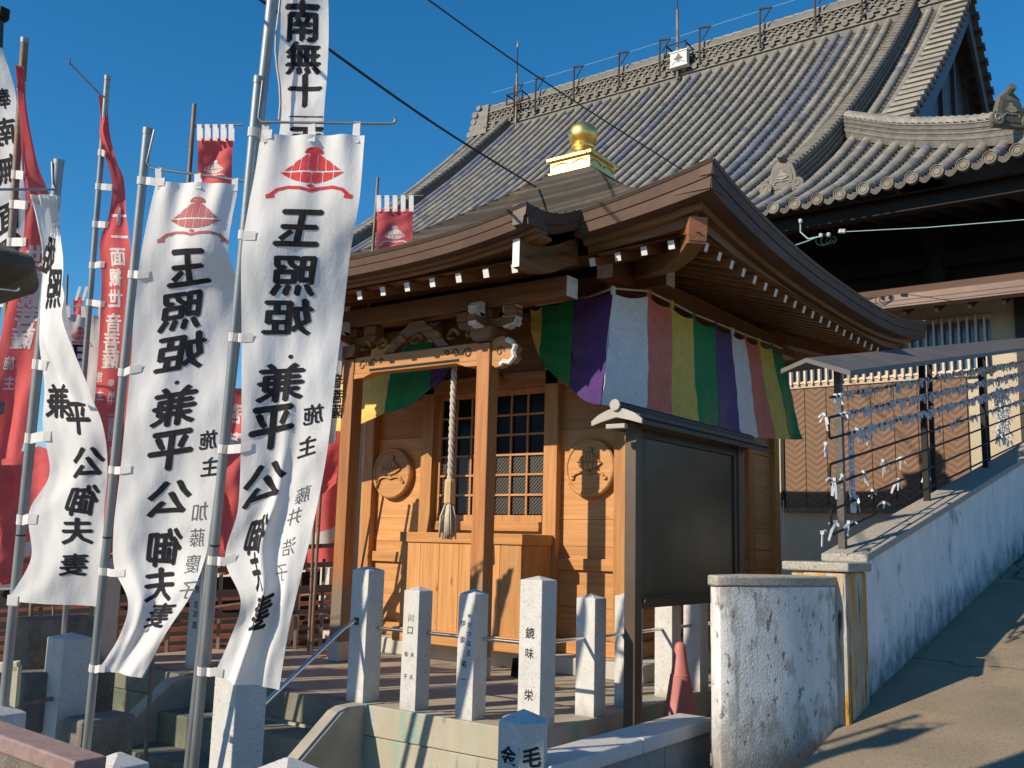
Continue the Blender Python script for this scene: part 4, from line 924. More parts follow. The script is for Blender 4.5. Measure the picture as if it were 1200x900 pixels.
# side skirt roof, deep eave, walls
g = MB(); g.grid(lambda u, v: V(lerp(-5.75, -1.2, u), lerp(y_hip(lerp(-5.75, -1.2, u))+.05, 41, v), lerp(10.4, 7.35, u)), 4, 6); g.build('side_skirt_roof', M_PAN, temple)
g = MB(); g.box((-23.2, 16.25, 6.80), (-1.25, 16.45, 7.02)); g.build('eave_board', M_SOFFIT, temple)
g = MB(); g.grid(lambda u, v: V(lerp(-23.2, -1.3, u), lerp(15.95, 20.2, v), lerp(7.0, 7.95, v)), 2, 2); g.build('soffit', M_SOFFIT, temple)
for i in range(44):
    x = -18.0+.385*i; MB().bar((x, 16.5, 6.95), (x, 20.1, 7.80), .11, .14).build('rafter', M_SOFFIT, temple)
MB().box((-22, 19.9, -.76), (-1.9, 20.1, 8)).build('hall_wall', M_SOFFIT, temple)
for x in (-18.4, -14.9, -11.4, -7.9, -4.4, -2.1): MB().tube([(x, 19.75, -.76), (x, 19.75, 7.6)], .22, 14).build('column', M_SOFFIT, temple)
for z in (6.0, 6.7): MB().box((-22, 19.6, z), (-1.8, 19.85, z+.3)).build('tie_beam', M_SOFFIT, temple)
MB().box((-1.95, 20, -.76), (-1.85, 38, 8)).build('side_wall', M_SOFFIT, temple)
# things on the ridge
BRL = ['just left of the left lightning rod', 'just right of the left lightning rod', 'second right of the left lightning rod', 'midway between left rod and white box', 'at the left of the white box', 'just right of the white crest box', 'second right of the white crest box', 'third right of the white crest box', 'nearest the descending ridge at the right']
for k, (xb_, yb_, xt, yt) in enumerate(((602, 138, 610, 104), (627, 132, 633, 101), (672, 120, 679, 88), (725, 106, 729, 73), (773, 91, 776, 60), (820, 78, 823, 46), (891, 58, 894, 26), (956, 42, 960, 8), (1011, 30, 1012, -4))):
    p = at_y(xb_, yb_, RY-.44); x = p.x; z0 = RZ+.1; z1 = RZ+1.42
    st = thing('ridge_bracket', 'thin black wire bracket on the temple ridge, '+BRL[k], 'bracket', (x, RY-.44, z0), 'wire brackets along the temple ridge')
    MB().bar((x, RY-.44, z0), (x, RY-.44, z1), .05, .05, (1,0,0)).build('upright', M_BLACK, st)
    MB().bar((x, RY-.46, z1), (x+.42, RY-.46, z1-.08), .05, .05).build('arm', M_BLACK, st)
    MB().bar((x+.40, RY-.46, z1-.06), (x+.10, RY-.45, z1-.45), .035, .035).build('stay', M_BLACK, st)
wr = MB().tube([V(RX0+.5, RY-.40, RZ+1.42), V(-16, RY-.4, RZ+1.36), V(-11, RY-.4, RZ+1.38), V(-6.4, RY-.4, RZ+1.42)], .008, 5).build('ridge_wire', M_CYAN)
tag(wr, 'thin bare wire strung from bracket to bracket above the temple ridge', 'wire')
for nm, px, lb, ht in ((0, 614, 'left lightning rod standing on the far end of the temple ridge', 3.1), (1, 801, 'right lightning rod rising above the white crest box on the ridge', 3.9)):
    p = at_y(px, 90, RY); st = thing('lightning_rod', lb, 'lightning rod', (p.x, RY-.45, RZ-.2), 'lightning rods on the temple ridge')
    MB().tube([V(p.x, RY-.45, RZ-.2), V(p.x, RY-.45, RZ+ht*.6)], .045, 8).build('mast', M_RUSTPOLE, st); MB().tube([V(p.x, RY-.45, RZ+ht*.6), V(p.x, RY-.45, RZ+ht-.15)], .022, 6).build('rod', M_DARKMETAL, st)
    MB().lathe((p.x, RY-.45, RZ+ht-.2), [(.02, 0), (.06, .05), (.045, .12), (.01, .3)], 8).build('tip', M_GALV, st)
    MB().box((p.x-.38, RY-.60, RZ+.62), (p.x+.38, RY-.56, RZ+.66)).box((p.x-.38, RY-.60, RZ+1.02), (p.x+.38, RY-.56, RZ+1.06)).box((p.x-.38, RY-.60, RZ+.62), (p.x-.34, RY-.56, RZ+1.06)).box((p.x+.34, RY-.60, RZ+.62), (p.x+.38, RY-.56, RZ+1.06)).box((p.x-.36, RY-.6, RZ+1.0), (p.x-.32, RY+.3, RZ+1.04)).box((p.x+.32, RY-.6, RZ+1.0), (p.x+.36, RY+.3, RZ+1.04)).build('frame', M_BLACK, st)
p = at_y(796, 74, RY-.55); cb = thing('crest_box', 'small white box with a dark hat crest on the temple ridge', 'box', (p.x, RY-.5, RZ+.1))
MB().box((p.x-.31, RY-.62, RZ+.20), (p.x+.31, RY-.40, RZ+.68)).build('box_body', M_SIGNWHITE, cb, bevel=.02)
MB().box((p.x-.34, RY-.65, RZ+.682), (p.x+.34, RY-.38, RZ+.72)).build('box_rim', M_SIGNWHITE, cb)
MB().box((p.x-.34, RY-.65, RZ+.16), (p.x+.34, RY-.38, RZ+.198)).build('box_rim', M_SIGNWHITE, cb)
g = MB(); emblem_relief(g, (p.x, RY-.621, RZ+.45), (1,0,0), (0,0,1), .44, .01); g.build('hat_crest', M_GABLE, cb)
for i, px in enumerate((787, 826)): 
    q = at_y(px, 60, RY-.3)
# ================================================================== annex under the temple eave
ann = thing('annex_building', 'beige plaster annex with brown chevron boarding and barred window under temple eave', 'building', (-4.5, 16.9, -.76))
AY = 16.9
def wz(x, y): return at_y(x, y, AY)
wl = MB().box((-14, AY, -.76), (-1.2, AY+.3, 5.5)).build('plaster_wall', M_BEIGE, ann)
MB().box((-14, AY-.05, -.76), (-6.46, AY-.002, .4)).build('plinth', M_BEIGELOW, ann)
x0, x1, zb_, zt_ = wz(922, 596).x, wz(1140, 596).x, 1.97, 4.06
nB = 8
M_CHEVRON = chevron_mat(x0+4.5, (x1-x0)/nB/2)
for i in range(nB):
    a, b = lerp(x0, x1, i/nB), lerp(x0, x1, (i+1)/nB); MB().box((a+.006, AY-.045, zb_), (b-.006, AY-.004, zt_)).build('chevron_board', M_CHEVRON, ann)
MB().box((x0-.05, AY-.09, zb_-.09), (x1+.05, AY-.003, zb_-.002)).build('board_sill', W_OLD, ann, bevel=.005)
MB().box((x0-.06, AY-.07, zt_+.002), (x1+.2, AY-.003, zt_+.075)).build('board_head', mat('pale_board', (.52,.42,.32), (.44,.35,.26), 4, rough=.7), ann, bevel=.005)
MB().box((x0-.075, AY-.06, zb_), (x0-.012, AY-.003, zt_)).build('edge_strip', M_BLACK, ann)
# window behind bars
wn = MB().box((x0, AY-.02, 4.16), (wz(1160, 380).x, AY-.006, 5.0)).build('window', M_BLUEGLASS, ann)
for z0, z1 in ((4.13, 4.19), (4.98, 5.06)): MB().box((x0-.03, AY-.04, z0), (wz(1160, 380).x+.03, AY-.021, z1)).build('frame', M_BAR, wn)
nb_ = 27; xr_ = wz(1155, 380).x
for i in range(nb_):
    x = lerp(x0+.03, xr_, i/(nb_-1)); MB().box((x-.017, AY-.125, 4.12), (x+.017, AY-.09, 5.02+.03*(i % 2))).build('window_bar', M_BAR, ann)
MB().box((x0-.03, AY-.088, 4.95), (xr_+.05, AY-.065, 4.98)).build('bar_rail', W_OLD, ann)
MB().box((x0-.03, AY-.088, 4.14), (xr_+.05, AY-.065, 4.17)).build('bar_rail', M_BAR, ann)
q = wz(1194, 440); MB().box((q.x, AY-.10, -.76), (q.x+.16, AY-.003, 5.4)).build('corner_column', W_DARK, ann)
MB().box((q.x+.162, AY-.03, 3.2), (q.x+1.4, AY-.003, 5.4)).build('dark_boards', W_DARK, ann)
MB().tube([(x0-.02, AY-.10, 2.1), (x0-.02, AY-.10, .2)], .008, 5).build('white_cord', M_PAPER, ann)
# copper eave
ce = MB(); ce.prism([V(0, 15.85, 5.30), V(0, 15.85, 5.10), V(0, 15.92, 5.06), V(0, 16.95, 5.45), V(0, 16.95, 5.70)], (-7.6, 0, 0), (1.2, 0, 0)); 
c_ = ce.build('copper_eave', M_ANNEXCU, ann)
for z in (5.13, 5.20): MB().box((-7.6, 15.842, z), (1.2, 15.849, z+.012)).build('seam', M_FASCIADARK, c_)
for i in range(18): MB().bar((-7.4+.48*i, 15.97, 5.02), (-7.4+.48*i, 16.88, 5.37), .06, .08).build('eave_rafter', W_DARK, ann)
# ================================================================== stone fence on the platform
fence_g = 'granite fence posts on the shrine platform'
def stone_post(x, y, w_, h, label, text=None, group=fence_g, z0=0.0, ts=.085, m=M_GRAN, tx=None, cap=.035, d_=None):
    d_ = d_ or w_
    t = thing('stone_post', label, 'stone post', (x, y, z0), group)
    a, b = w_/2, d_/2; g = MB()
    g.add([V(x+sx*a, y+sy*b, z) for z in (z0-.004, z0+h-cap) for sx, sy in ((-1,-1),(1,-1),(1,1),(-1,1))]+[V(x, y, z0+h)],
        [(3,2,1,0),(0,1,5,4),(1,2,6,5),(2,3,7,6),(3,0,4,7),(4,5,8),(5,6,8),(6,7,8),(7,4,8)])
    s = g.build('shaft', m, t, bevel=.005)
    if text:
        for ch, dx, dz, sz in text:
            q = MB(); letter_flat(q, ch, (x+dx, y-b, z0+dz), (1,0,0), (0,0,1), sz, .012, .0012); q.build('carved_letter', M_INK, s)
    return t
FY = 5.715
xs_ = [-5.585, -5.05, -4.515, -3.965]
stone_post(xs_[0], FY, .18, 1.03, 'tall uninscribed granite fence post beside the handrail at the top of the steps', cap=.03)
stone_post(xs_[1], FY, .155, .90, 'short granite fence post carved with the name beginning with three vertical strokes',
    [('川', 0, .665, .055), ('口', 0, .575, .055), ('和', -.03, .40, .037), ('未', .03, .40, .037), ('子', -.03, .24, .037), ('夫', .03, .24, .037)])
stone_post(xs_[2], FY, .155, .905, 'short granite fence post carved with two columns of small letters',
    [('㈱', .03, .715, .03), ('か', .03, .655, .04), ('つ', .03, .59, .04), ('は', .03, .525, .04), ('る', .03, .46, .04), ('伊', -.03, .66, .048), ('東', -.03, .545, .048), ('祐', -.01, .38, .05), ('一', -.01, .275, .05)])
stone_post(xs_[3], FY+.03, .185, 1.02, 'tall granite corner fence post carved with three large spaced letters',
    [('鏡', 0, .635, .075), ('味', 0, .50, .07), ('栄', 0, .225, .075)], cap=.03)
for i, (y, lb) in enumerate(((6.46, 'granite fence post just right of the tall carved corner post'), (7.03, 'granite fence post half hidden by the notice board leg'), (7.70, 'granite fence post seen under the notice board, left of the cone tip'), (8.24, 'granite fence post seen under the notice board, right of the cone tip'),
        (8.80, 'granite fence post hidden low behind the white plaster wall end'), (9.36, 'granite fence post by the rear part of the shrine side'))):
    stone_post(-3.972, y, .165, .88, lb)
# left side posts
stone_post(-7.99, 5.96, .17, 1.0, 'shaded granite post with a five-letter column of writing, left of the steps',
    [('稲', .02, .86, .07), ('熊', .02, .73, .07), ('定', .02, .59, .07), ('次', .02, .50, .07), ('郎', .02, .40, .07)])
stone_post(-8.5, 5.70, .17, .98, 'shaded granite post behind the lower fold of the left white banner')
stone_post(-9.2, 5.72, .17, .98, 'shaded granite post left of the left white banner fold')
stone_post(-9.02, 7.95, .17, .98, 'granite post behind the right banner, with three small letters low on its face', [('い', .0, .52, .05), ('く', .0, .43, .05), ('子', .0, .33, .05)])
stone_post(-9.33, 8.85, .17, .90, 'pale granite post beside the left porch post')
# rails between the posts
def rail(p, q, label, r=.014, m=M_STEEL, name='fence_rail', cat='rail', grp='steel rails of the granite fence'):
    o = MB().tube([p, q], r, 10).build(name, m, smooth=60); return tag(o, label, cat, grp)
lb_ = ['bright steel rail between the tall handrail post and the first carved post', 'bright steel rail between the first and second carved fence posts', 'bright steel rail between the second carved post and the corner post']
for i in range(3): rail((xs_[i]+.085, FY+.03, .555), (xs_[i+1]-.075, FY+.03, .555), lb_[i])
yy = [FY+.12, 6.46, 7.03, 7.70, 8.24, 8.8, 9.36]
for i in range(6): rail((-3.985, yy[i]+.06, .555), (-3.985, yy[i+1]-.07, .555), ['steel rail right of the corner post', 'steel rail passing behind the notice board leg', 'steel rail seen left under the notice board', 'steel rail seen right under the notice board', 'steel rail behind the plaster wall end', 'steel rail beside the rear of the shrine'][i])
rail((-8.0, 6.05, .55), (-9.0, 7.87, .55), 'dull rail of the left platform side behind the banners')
rail((-9.02, 8.03, .55), (-9.32, 8.78, .55), 'short rail next to the left porch post')
h = thing('stair_handrail', 'steel handrail sloping down from the tall fence post over the steps', 'handrail', (-5.6, 5.6, .55))
MB().tube([(-5.60, 5.63, .60), (-5.60, 5.60, .61), (-5.615, 5.50, .555), (-5.64, 4.55, -.08), (-5.64, 4.50, -.14), (-5.64, 4.50, -.70)], .017, 10).build('rail_tube', M_STEEL, h, smooth=60)
MB().lathe((-5.60, 5.622, .6), [(.024, -.02), (.024, .03), (.012, .034)], 10).build('bracket', M_DARKMETAL, h)
# small things on the paving
fs = thing('floor_spotlight', 'small dark floor lamp on the paving before the offering box', 'lamp', (-5.45, 7.75, 0)); 
MB().prism([V(-5.62, 7.7, 0), V(-5.50, 7.7, 0), V(-5.52, 7.7, .17), V(-5.60, 7.7, .17)], (0,0,0), (0,.14,0)).build('housing', M_BLACK, fs, bevel=.01); MB().cbox((-5.56, 7.70, .09), (.07, .01, .09)).build('lens', M_GLASS, fs)
# ================================================================== notice board beside the platform
kx = -3.60
g = MB(); g.box((-3.87, 4.6, -.76), (-2.75, 6.4, -.26)).box((-3.87, 6.4, -.76), (-2.3, 13.5, -.262)); g.build('side_passage', M_CONCPLAIN, kind='structure')
kb = thing('notice_board', 'dark bronze framed notice board with sheltering roof, its dark panel blank', 'notice board', (kx, 7.4, -.26))
KY0, KY1 = 6.385, 8.36
MB().box((kx-.05, KY0, -.26), (kx+.045, KY0+.10, 2.19)).build('leg', M_KIOSKFACE, kb, bevel=.006)
MB().box((kx-.05, KY1-.10, -.26), (kx+.045, KY1, 2.19)).build('leg', M_KIOSKFACE, kb, bevel=.006)
fr = MB(); fr.box((kx-.035, KY0+.10, .79), (kx+.03, KY1-.1, .86)).box((kx-.035, KY0+.10, 2.055), (kx+.03, KY1-.1, 2.12)).box((kx-.034, KY0+.10, .86), (kx+.031, KY0+.17, 2.055)).box((kx-.034, KY1-.17, .86), (kx+.031, KY1-.1, 2.055))
fr.build('frame', M_DARKMETAL, kb, bevel=.004)
MB().box((kx-.02, KY0+.17, .87), (kx+.012, KY1-.17, 2.05)).build('panel', M_ACRYL, kb)
MB().box((kx+.0305, KY0+.12, .862), (kx+.036, KY1-.12, .872)).build('green_seal', mat('green_rubber', (.03,.085,.02), None, rough=.5, bump=0), kb)
MB().tube([(kx+.035, KY0+.13, .845), (kx+.05, KY0+.13, .845)], .012, 10).build('lock', M_STEEL, kb)
def groof(y0, y1, m, par, name, hw=.20, z=2.145, t=.0):
    pr_ = [(-hw, z), (-hw*.98, z-.035), (-hw*.5, z-.005), (0, z+.02), (hw*.5, z-.005), (hw*.98, z-.035), (hw, z), (hw*.72, z+.045), (hw*.38, z+.075), (0, z+.10), (-hw*.38, z+.075), (-hw*.72, z+.045)]
    return MB().prism([V(kx+a_, 0, b_) for a_, b_ in pr_][::-1], (0, y0, 0), (0, y1, 0)).build(name, m, par, bevel=.004)
kr_ = groof(KY0-.20, KY1+.27, M_DARKMETAL, kb, 'roof')
for s in (1, -1):
    for k in range(3): MB().bar((kx+s*(.055+.055*k), KY0-.19, 2.222-.022*k), (kx+s*(.055+.055*k), KY1+.26, 2.222-.022*k), .02, .02).build('roof_batten', M_DARKMETAL, kr_)
groof(KY0-.222, KY0-.2, mat('pale_bronze', (.42,.38,.33), (.34,.31,.27), 6, rough=.5, bump=.05), kr_, 'end_board', .215)
MB().cbox((kx, KY0-.21, 2.10), (.16, .05, .035)).build('end_bracket', bpy.data.materials['pale_bronze'], kr_, bevel=.006)
MB().tube([(kx, KY0-.23, 2.255), (kx, KY1+.28, 2.255)], .034, 12).build('ridge_roll', M_DARKMETAL, kr_, smooth=50)
MB().tube([(kx, KY0-.245, 2.255), (kx, KY0-.23, 2.255)], .042, 14).build('ridge_end', bpy.data.materials['pale_bronze'], kr_)
# cone
tc_ = at_y(797, 752, 7.15); cn = thing('traffic_cone', 'faded red cone standing in the passage below the notice board', 'traffic cone', (tc_.x, 7.15, -.26))
hh = tc_.z+.26
MB().lathe((tc_.x, 7.15, -.26), [(.165, .03), (.155, .05), (.078, hh*.67), (.080, hh*.672), (.070, hh*.69), (.045, hh-.06), (.038, hh-.02), (.02, hh-.003), (.004, hh)], 24).build('cone_body', M_CONE, cn, smooth=40)
MB().cbox((tc_.x, 7.15, -.245), (.40, .40, .03)).build('base_plate', M_CONE, cn, bevel=.01)
# ================================================================== low granite kerb wall, foreground posts
kw = thing('granite_kerb_wall', 'low granite kerb wall with overhanging coping running to the white wall end', 'wall', (-3.08, 5.4, -.76))
MB().box((-3.20, 4.50, -.76), (-2.99, 6.42, .012)).build('wall_body', mat('rough_granite', (.27,.265,.26), (.21,.207,.205), 9, rough=.75, bump=.35, bscale=120, c3=(.16,.16,.165), m3=(.57,.64), s3=70, c4=(.38,.37,.35), m4=(.6,.68), s4=95), kw, bevel=.006)
for a, b in ((4.44, 5.43), (5.436, 6.43)): MB().box((-3.235, a, .014), (-2.963, b, .105)).build('coping_stone', M_GRAN, kw, bevel=.012)
for y in (5.05, 5.75): MB().box((-2.9915, y, -.7), (-2.9885, y+.008, .012)).build('joint', M_GRANDARK, kw)
hx = thing('hexagonal_post', 'bluish granite post with faceted cap and brush letters, at the near end of kerb wall', 'stone post', (-3.13, 4.42, -.76))
g = MB(); c_ = V(-3.13, 4.42, 0); R6 = .142; a0 = math.radians(-62)
ring = [V(R6*math.cos(a0+k*math.pi/3), R6*math.sin(a0+k*math.pi/3), 0) for k in range(6)]
g.add([c_+r_+V(0,0,-.76) for r_ in ring]+[c_+r_+V(0,0,.318) for r_ in ring]+[c_+V(0,0,.375)], [(k, (k+1)%6, 6+(k+1)%6, 6+k) for k in range(6)]+[(6+k, 6+(k+1)%6, 12) for k in range(6)])
hs = g.build('shaft', M_GRAN, hx, bevel=.006)
for k, ch in ((5, '金'), (0, '毛')):
    a_, b_ = ring[k], ring[(k+1)%6]; ex = (b_-a_).normalized(); mid_ = c_+(a_+b_)/2+V(0,0,.155); nn = ex.cross(V(0,0,1))
    q = MB(); letter_flat(q, ch, mid_, ex, (0,0,1), .105, .03, .0015); q.build('carved_letter', M_INK, hs)
# near-left low posts and coping
def capped(px0, px1, top, d, lb, w_=.19, rot=0.0, name='low_post', h=.8, text=None):
    c = at_d((px0+px1)/2, top, d); t = thing('stone_post', lb, 'stone post', (c.x, c.y, c.z-h), 'low granite posts in the foreground')
    a = w_/2; ca, sa = math.cos(rot), math.sin(rot); Q = lambda x, y, z: V(c.x+x*ca-y*sa, c.y+x*sa+y*ca, z)
    g = MB(); g.add([Q(sx*a, sy*a, z) for z in (c.z-h, c.z-.045) for sx, sy in ((-1,-1),(1,-1),(1,1),(-1,1))]+[Q(sx*.012, sy*.012, c.z) for sx, sy in ((-1,-1),(1,-1),(1,1),(-1,1))],
        [(3,2,1,0),(0,1,5,4),(1,2,6,5),(2,3,7,6),(3,0,4,7),(4,5,9,8),(5,6,10,9),(6,7,11,10),(7,4,8,11),(8,9,10,11)])
    g.build('shaft', M_GRAN, t, bevel=.006); return t
capped(35, 87, 866, 5.0, 'low granite post top with stripes of shade, left of the left banner pole')
capped(110, 170, 882, 4.4, 'low granite post top just right of the foot of the left banner pole')
capped(300, 376, 888, 3.7, 'low bluish granite post top at the bottom edge, left of the stair cheek')
capped(-26, 25, 824, 4.9, 'granite post with flat shaded face at the left edge of the picture', h=1.0)
tp = at_d(284, 779, 4.9); tpx = thing('gate_post', 'tall granite post half sunlit under the hem of the right white banner', 'stone post', (tp.x, tp.y, -.76))
g = MB(); rz = -.06; ca, sa = math.cos(rz), math.sin(rz); Q = lambda x, y, z: V(tp.x+x*ca-y*sa, tp.y+x*sa+y*ca, z)
g.add([Q(sx*.092, sy*.092, z) for z in (-.76, tp.z-.04) for sx, sy in ((-1,-1),(1,-1),(1,1),(-1,1))]+[Q(0, 0, tp.z)], [(3,2,1,0),(0,1,5,4),(1,2,6,5),(2,3,7,6),(3,0,4,7),(4,5,8),(5,6,8),(6,7,8),(7,4,8)])
g.build('shaft', M_GRAN, tpx, bevel=.006)
# reddish coping at lower left
a_, b_ = at_d(-40, 838, 3.75), at_d(104, 922, 3.25); lw = thing('foreground_wall', 'low wall with reddish stone coping crossing the lower left corner', 'wall', (a_.x, a_.y, -.76))
b_.z = a_.z-.04; dv = (b_-a_).normalized(); sd = dv.cross(V(0,0,1)).normalized()
M_REDCOP = mat('reddish_granite', (.30,.20,.18), (.22,.15,.14), 20, rough=.6, bump=.2, bscale=120)
MB().bar(a_-V(0,0,.03)+sd*.0, b_-V(0,0,.03)+sd*.0, .12, .06).build('coping_stone', M_REDCOP, lw, bevel=.008)
MB().bar(V(a_.x, a_.y, (a_.z-.062-.76)/2), V(b_.x, b_.y, (b_.z-.062-.76)/2), .09, a_.z-.06+.76).build('wall_body', M_GRANDARK, lw)
# ================================================================== white wall end, pillar, sloping wall
we = thing('white_wall_end', 'curved end of a white plaster wall, badly stained, with pebble coping', 'wall', (-2.5, 6.4, -.1))
n = 18
def wcurve(t):                                    # plan line of the visible face
    P = [V(-2.80, 6.03, 0), V(-2.70, 5.955, 0), V(-2.60, 6.07, 0), V(-2.50, 6.24, 0), V(-2.41, 6.43, 0), V(-2.33, 6.64, 0), V(-2.265, 6.87, 0)]
    return smooth_track(P, t)
out_ = [wcurve(i/n) for i in range(n+1)]; back = [V(-2.50, 6.95, 0), V(-2.80, 6.5, 0)]
loop = out_+back
def extrude_loop(lp, z0, z1, grow=0):
    c = sum(lp, V(0,0,0))/len(lp); L2 = [c+(p-c)*(1+grow) for p in lp]
    return MB().prism([V(p.x, p.y, 0) for p in L2], (0, 0, z0), (0, 0, z1))
extrude_loop(loop, -.6, 1.0).build('wall_body', M_PLASTER, we, smooth=35)
extrude_loop(loop, 1.002, 1.07, .055).build('coping', M_COPING, we, smooth=35, bevel=.012)
pl = thing('stained_pillar', 'square gate pillar with orange rust stains behind the white wall end', 'pillar', (-2.35, 7.1, -.1))
MB().box((-2.50, 6.885, -.5), (-2.195, 7.36, 1.10)).build('shaft', M_PILLAR, pl, bevel=.02)
qa = at_y(918, 655, 6.9)
MB().box((qa.x, 6.86, 1.102), (-2.165, 7.40, 1.165)).build('coping', M_COPING, pl, bevel=.014)
MB().box((qa.x+.06, 6.9, .3), (-2.502, 7.1, 1.10)).build('wing_wall', M_PILLAR, pl)
sw_ = thing('sloping_wall', 'long whitewashed retaining wall climbing beside the sloping road', 'wall', (-2.3, 7.4, 0))
DX_ = .045
def swx(y): return -2.235+DX_*(y-7.4)
def slab(x_off0, x_off1, z0f, z1f, y0, y1, name, m, bev=0):
    g = MB(); N = 12
    vs = []
    for i in range(N+1):
        y = lerp(y0, y1, i/N); vs += [V(swx(y)+x_off0, y, z0f(y)), V(swx(y)+x_off1, y, z0f(y)), V(swx(y)+x_off1, y, z1f(y)), V(swx(y)+x_off0, y, z1f(y))]
    fs = [(0,1,2,3), tuple(N*4+k for k in (3,2,1,0))]
    for i in range(N):
        for k in range(4): k2 = (k+1)%4; fs.append((i*4+k, (i+1)*4+k, (i+1)*4+k2, i*4+k2))
    g.add(vs, fs); return g.build(name, m, sw_, bevel=bev)
ct = lambda y: 1.20+.213*(y-7.3)
slab(-.28, 0, lambda y: -.6+.15*(y-7.4), lambda y: ct(y)-.062, 7.38, 22, 'wall_body', M_WALLW)
slab(-.31, .035, lambda y: ct(y)-.06, ct, 7.41, 22, 'coping', M_COPING, .012)
MB().grid(lambda u, v: V(lerp(-6, -2.5, u), lerp(13.5, 22, v), lerp(-.2, 1.2, v)), 2, 2).build('yard', M_CONCPLAIN, kind='structure')
MB().grid(lambda u, v: V(lerp(-12, -2.5, u), lerp(13.6, 17, v), -.1), 2, 2).build('temple_yard', M_CONCPLAIN, kind='structure')
# ================================================================== rack of knotted paper fortunes
rk = thing('fortune_rack', 'black steel rack with sloping roof for knotted paper fortunes on the wall', 'rack', (-2.45, 7.6, 1.2))
def rx(y, o=0): return -2.44+DX_*(y-7.58)+o
RS = .2
for k, y in enumerate((7.60, 9.80, 12.05, 14.6)):
    zb_ = ct(y)-.01; MB().cbox((rx(y), y, (zb_+2.66+RS*(y-7.4))/2), (.055, .055, 2.66+RS*(y-7.4)-zb_)).build('post', M_BLACK if 0 < k < 3 else mat('worn_green_steel_%d' % k, (.05,.05,.043), (.085,.075,.06), 9, rough=.5, bump=.2, bscale=50, c3=(.19,.155,.115), m3=(.56,.66), s3=16), rk, bevel=.003)
for y in (10.95, 13.3): MB().cbox((rx(y, -.25), y, (ct(y)+2.6+RS*(y-7.4))/2), (.045, .045, 2.6+RS*(y-7.4)-ct(y)+.2)).build('rear_post', M_BLACK, rk)
HT = [1.16, 1.01, .85, .66, .50, .32, .14]
def rail_pt(h, y): return V(rx(y, .045), y, 1.285+h+RS*(y-7.60))
for i, h in enumerate(HT):
    r_ = MB().tube([rail_pt(h, 7.30), rail_pt(h, 11), rail_pt(h, 16.2)], .0105, 8).build('rail', M_BLACK, rk, smooth=60)
for a_, b_ in ((1, 2), (3, 4), (5, 6)):
    p, q = rail_pt(HT[a_], 7.30), rail_pt(HT[b_], 7.30); m_ = (p+q)/2; r0_ = (p-q).length/2
    MB().tube([p]+[V(p.x, p.y-.05*math.sin(math.pi*t/8)**.5, lerp(p.z, q.z, (1-math.cos(math.pi*t/8))/2)) for t in range(1, 8)]+[q], .0105, 8).build('rail_end_bend', M_BLACK, rk, smooth=60)
g = MB(); rows = []
for y in (7.22, 16.2):
    z = 2.58+RS*(y-7.3); rows += [V(rx(y, .23), y, z), V(rx(y, -.10), y, z+.125), V(rx(y, -.30), y, z+.055), V(rx(y, -.30), y, z+.02), V(rx(y, -.10), y, z+.09), V(rx(y, .23), y, z-.04)]
g.add(rows, [(0,1,2,3,4,5), (11,10,9,8,7,6)]+[(k, 6+k, 6+(k+1)%6, (k+1)%6) for k in range(6)]); g.build('rack_roof', M_RACKROOF, rk)
pt = rail_pt(.36, 7.63)
sg = MB().box((rx(7.66, .03), 7.70, 1.28+.26), (rx(7.66, .036), 7.83, 1.28+.90)).build('notice_strip', M_SIGNWHITE, rk)
for i, (ch, c) in enumerate((('お', M_INKRED), ('み', M_INKRED), ('く', M_INKRED), ('じ', M_INKRED), ('を', M_INKRED), ('結', M_INKRED), ('ぶ', M_INKRED), ('所', M_INKRED))):
    q = MB(); letter_flat(q, ch, (rx(7.66, .036), 7.742, 2.11-.068*i), (0,1,0), (0,0,1), .055, .03, .001); q.build('lettering', c, sg)
for i, ch in enumerate('おみくじはここに結んでください'):
    q = MB(); letter_flat(q, ch, (rx(7.66, .036), 7.80, 2.13-.038*i), (0,1,0), (0,0,1), .028, .02, .001); q.build('lettering', M_INK, sg)
def strip(g, c, seed, L_=.09):
    rr = random.Random(seed)
    for k in range(2+(rr.random() < .4)):
        an = rr.uniform(0, 6.28); tilt = rr.uniform(-1.3, .7); l = L_*rr.uniform(.45, 1.2); w_ = .006+.004*rr.random()
        d = V(math.cos(an)*math.cos(tilt)*.6, math.sin(an)*math.cos(tilt)*.9, math.sin(tilt)); s_ = d.cross(V(rr.uniform(-1,1), rr.uniform(-1,1), rr.uniform(-1,1))).normalized()
        a_ = c; b_ = c+d*l*.6; e_ = c+d*l+V(0, 0, -l*.25)
        g.add([a_-s_*w_, a_+s_*w_, b_+s_*w_*1.2, b_-s_*w_*1.2, e_+s_*w_, e_-s_*w_], [(0,1,2,3), (3,2,4,5)])
    g.cbox(c, (.024, .030, .024))
rr = random.Random(11)
for i, (h, ya, yb, nP) in enumerate(((1.16, 7.4, 16, 280), (1.01, 7.5, 16, 330), (.85, 7.7, 16, 330), (.66, 10.5, 16, 80))):
    g = MB()
    for k in range(nP): y = lerp(ya, yb, rr.random()); strip(g, rail_pt(h, y)+V(0, 0, rr.uniform(-.012, .012)), rr.random(), .06)
    o = g.build('paper_fortunes', M_PAPER, kind='stuff'); tag(o, ['dense row of paper fortunes on the top rail', 'dense row of paper fortunes on the second rail', 'dense row of paper fortunes on the third rail', 'loose paper fortunes on the fourth rail at the far end'][i], 'paper fortunes')
g = MB()
for k in range(90): strip(g, V(rx(12.5, .03), 12.9+rr.uniform(-.35, .45), lerp(2.6, 3.3, rr.random())), rr.random(), .12)
o = g.build('paper_fortunes', M_PAPER, kind='stuff'); tag(o, 'hanging clump of paper fortunes low on the rack beyond the third post', 'paper fortunes')
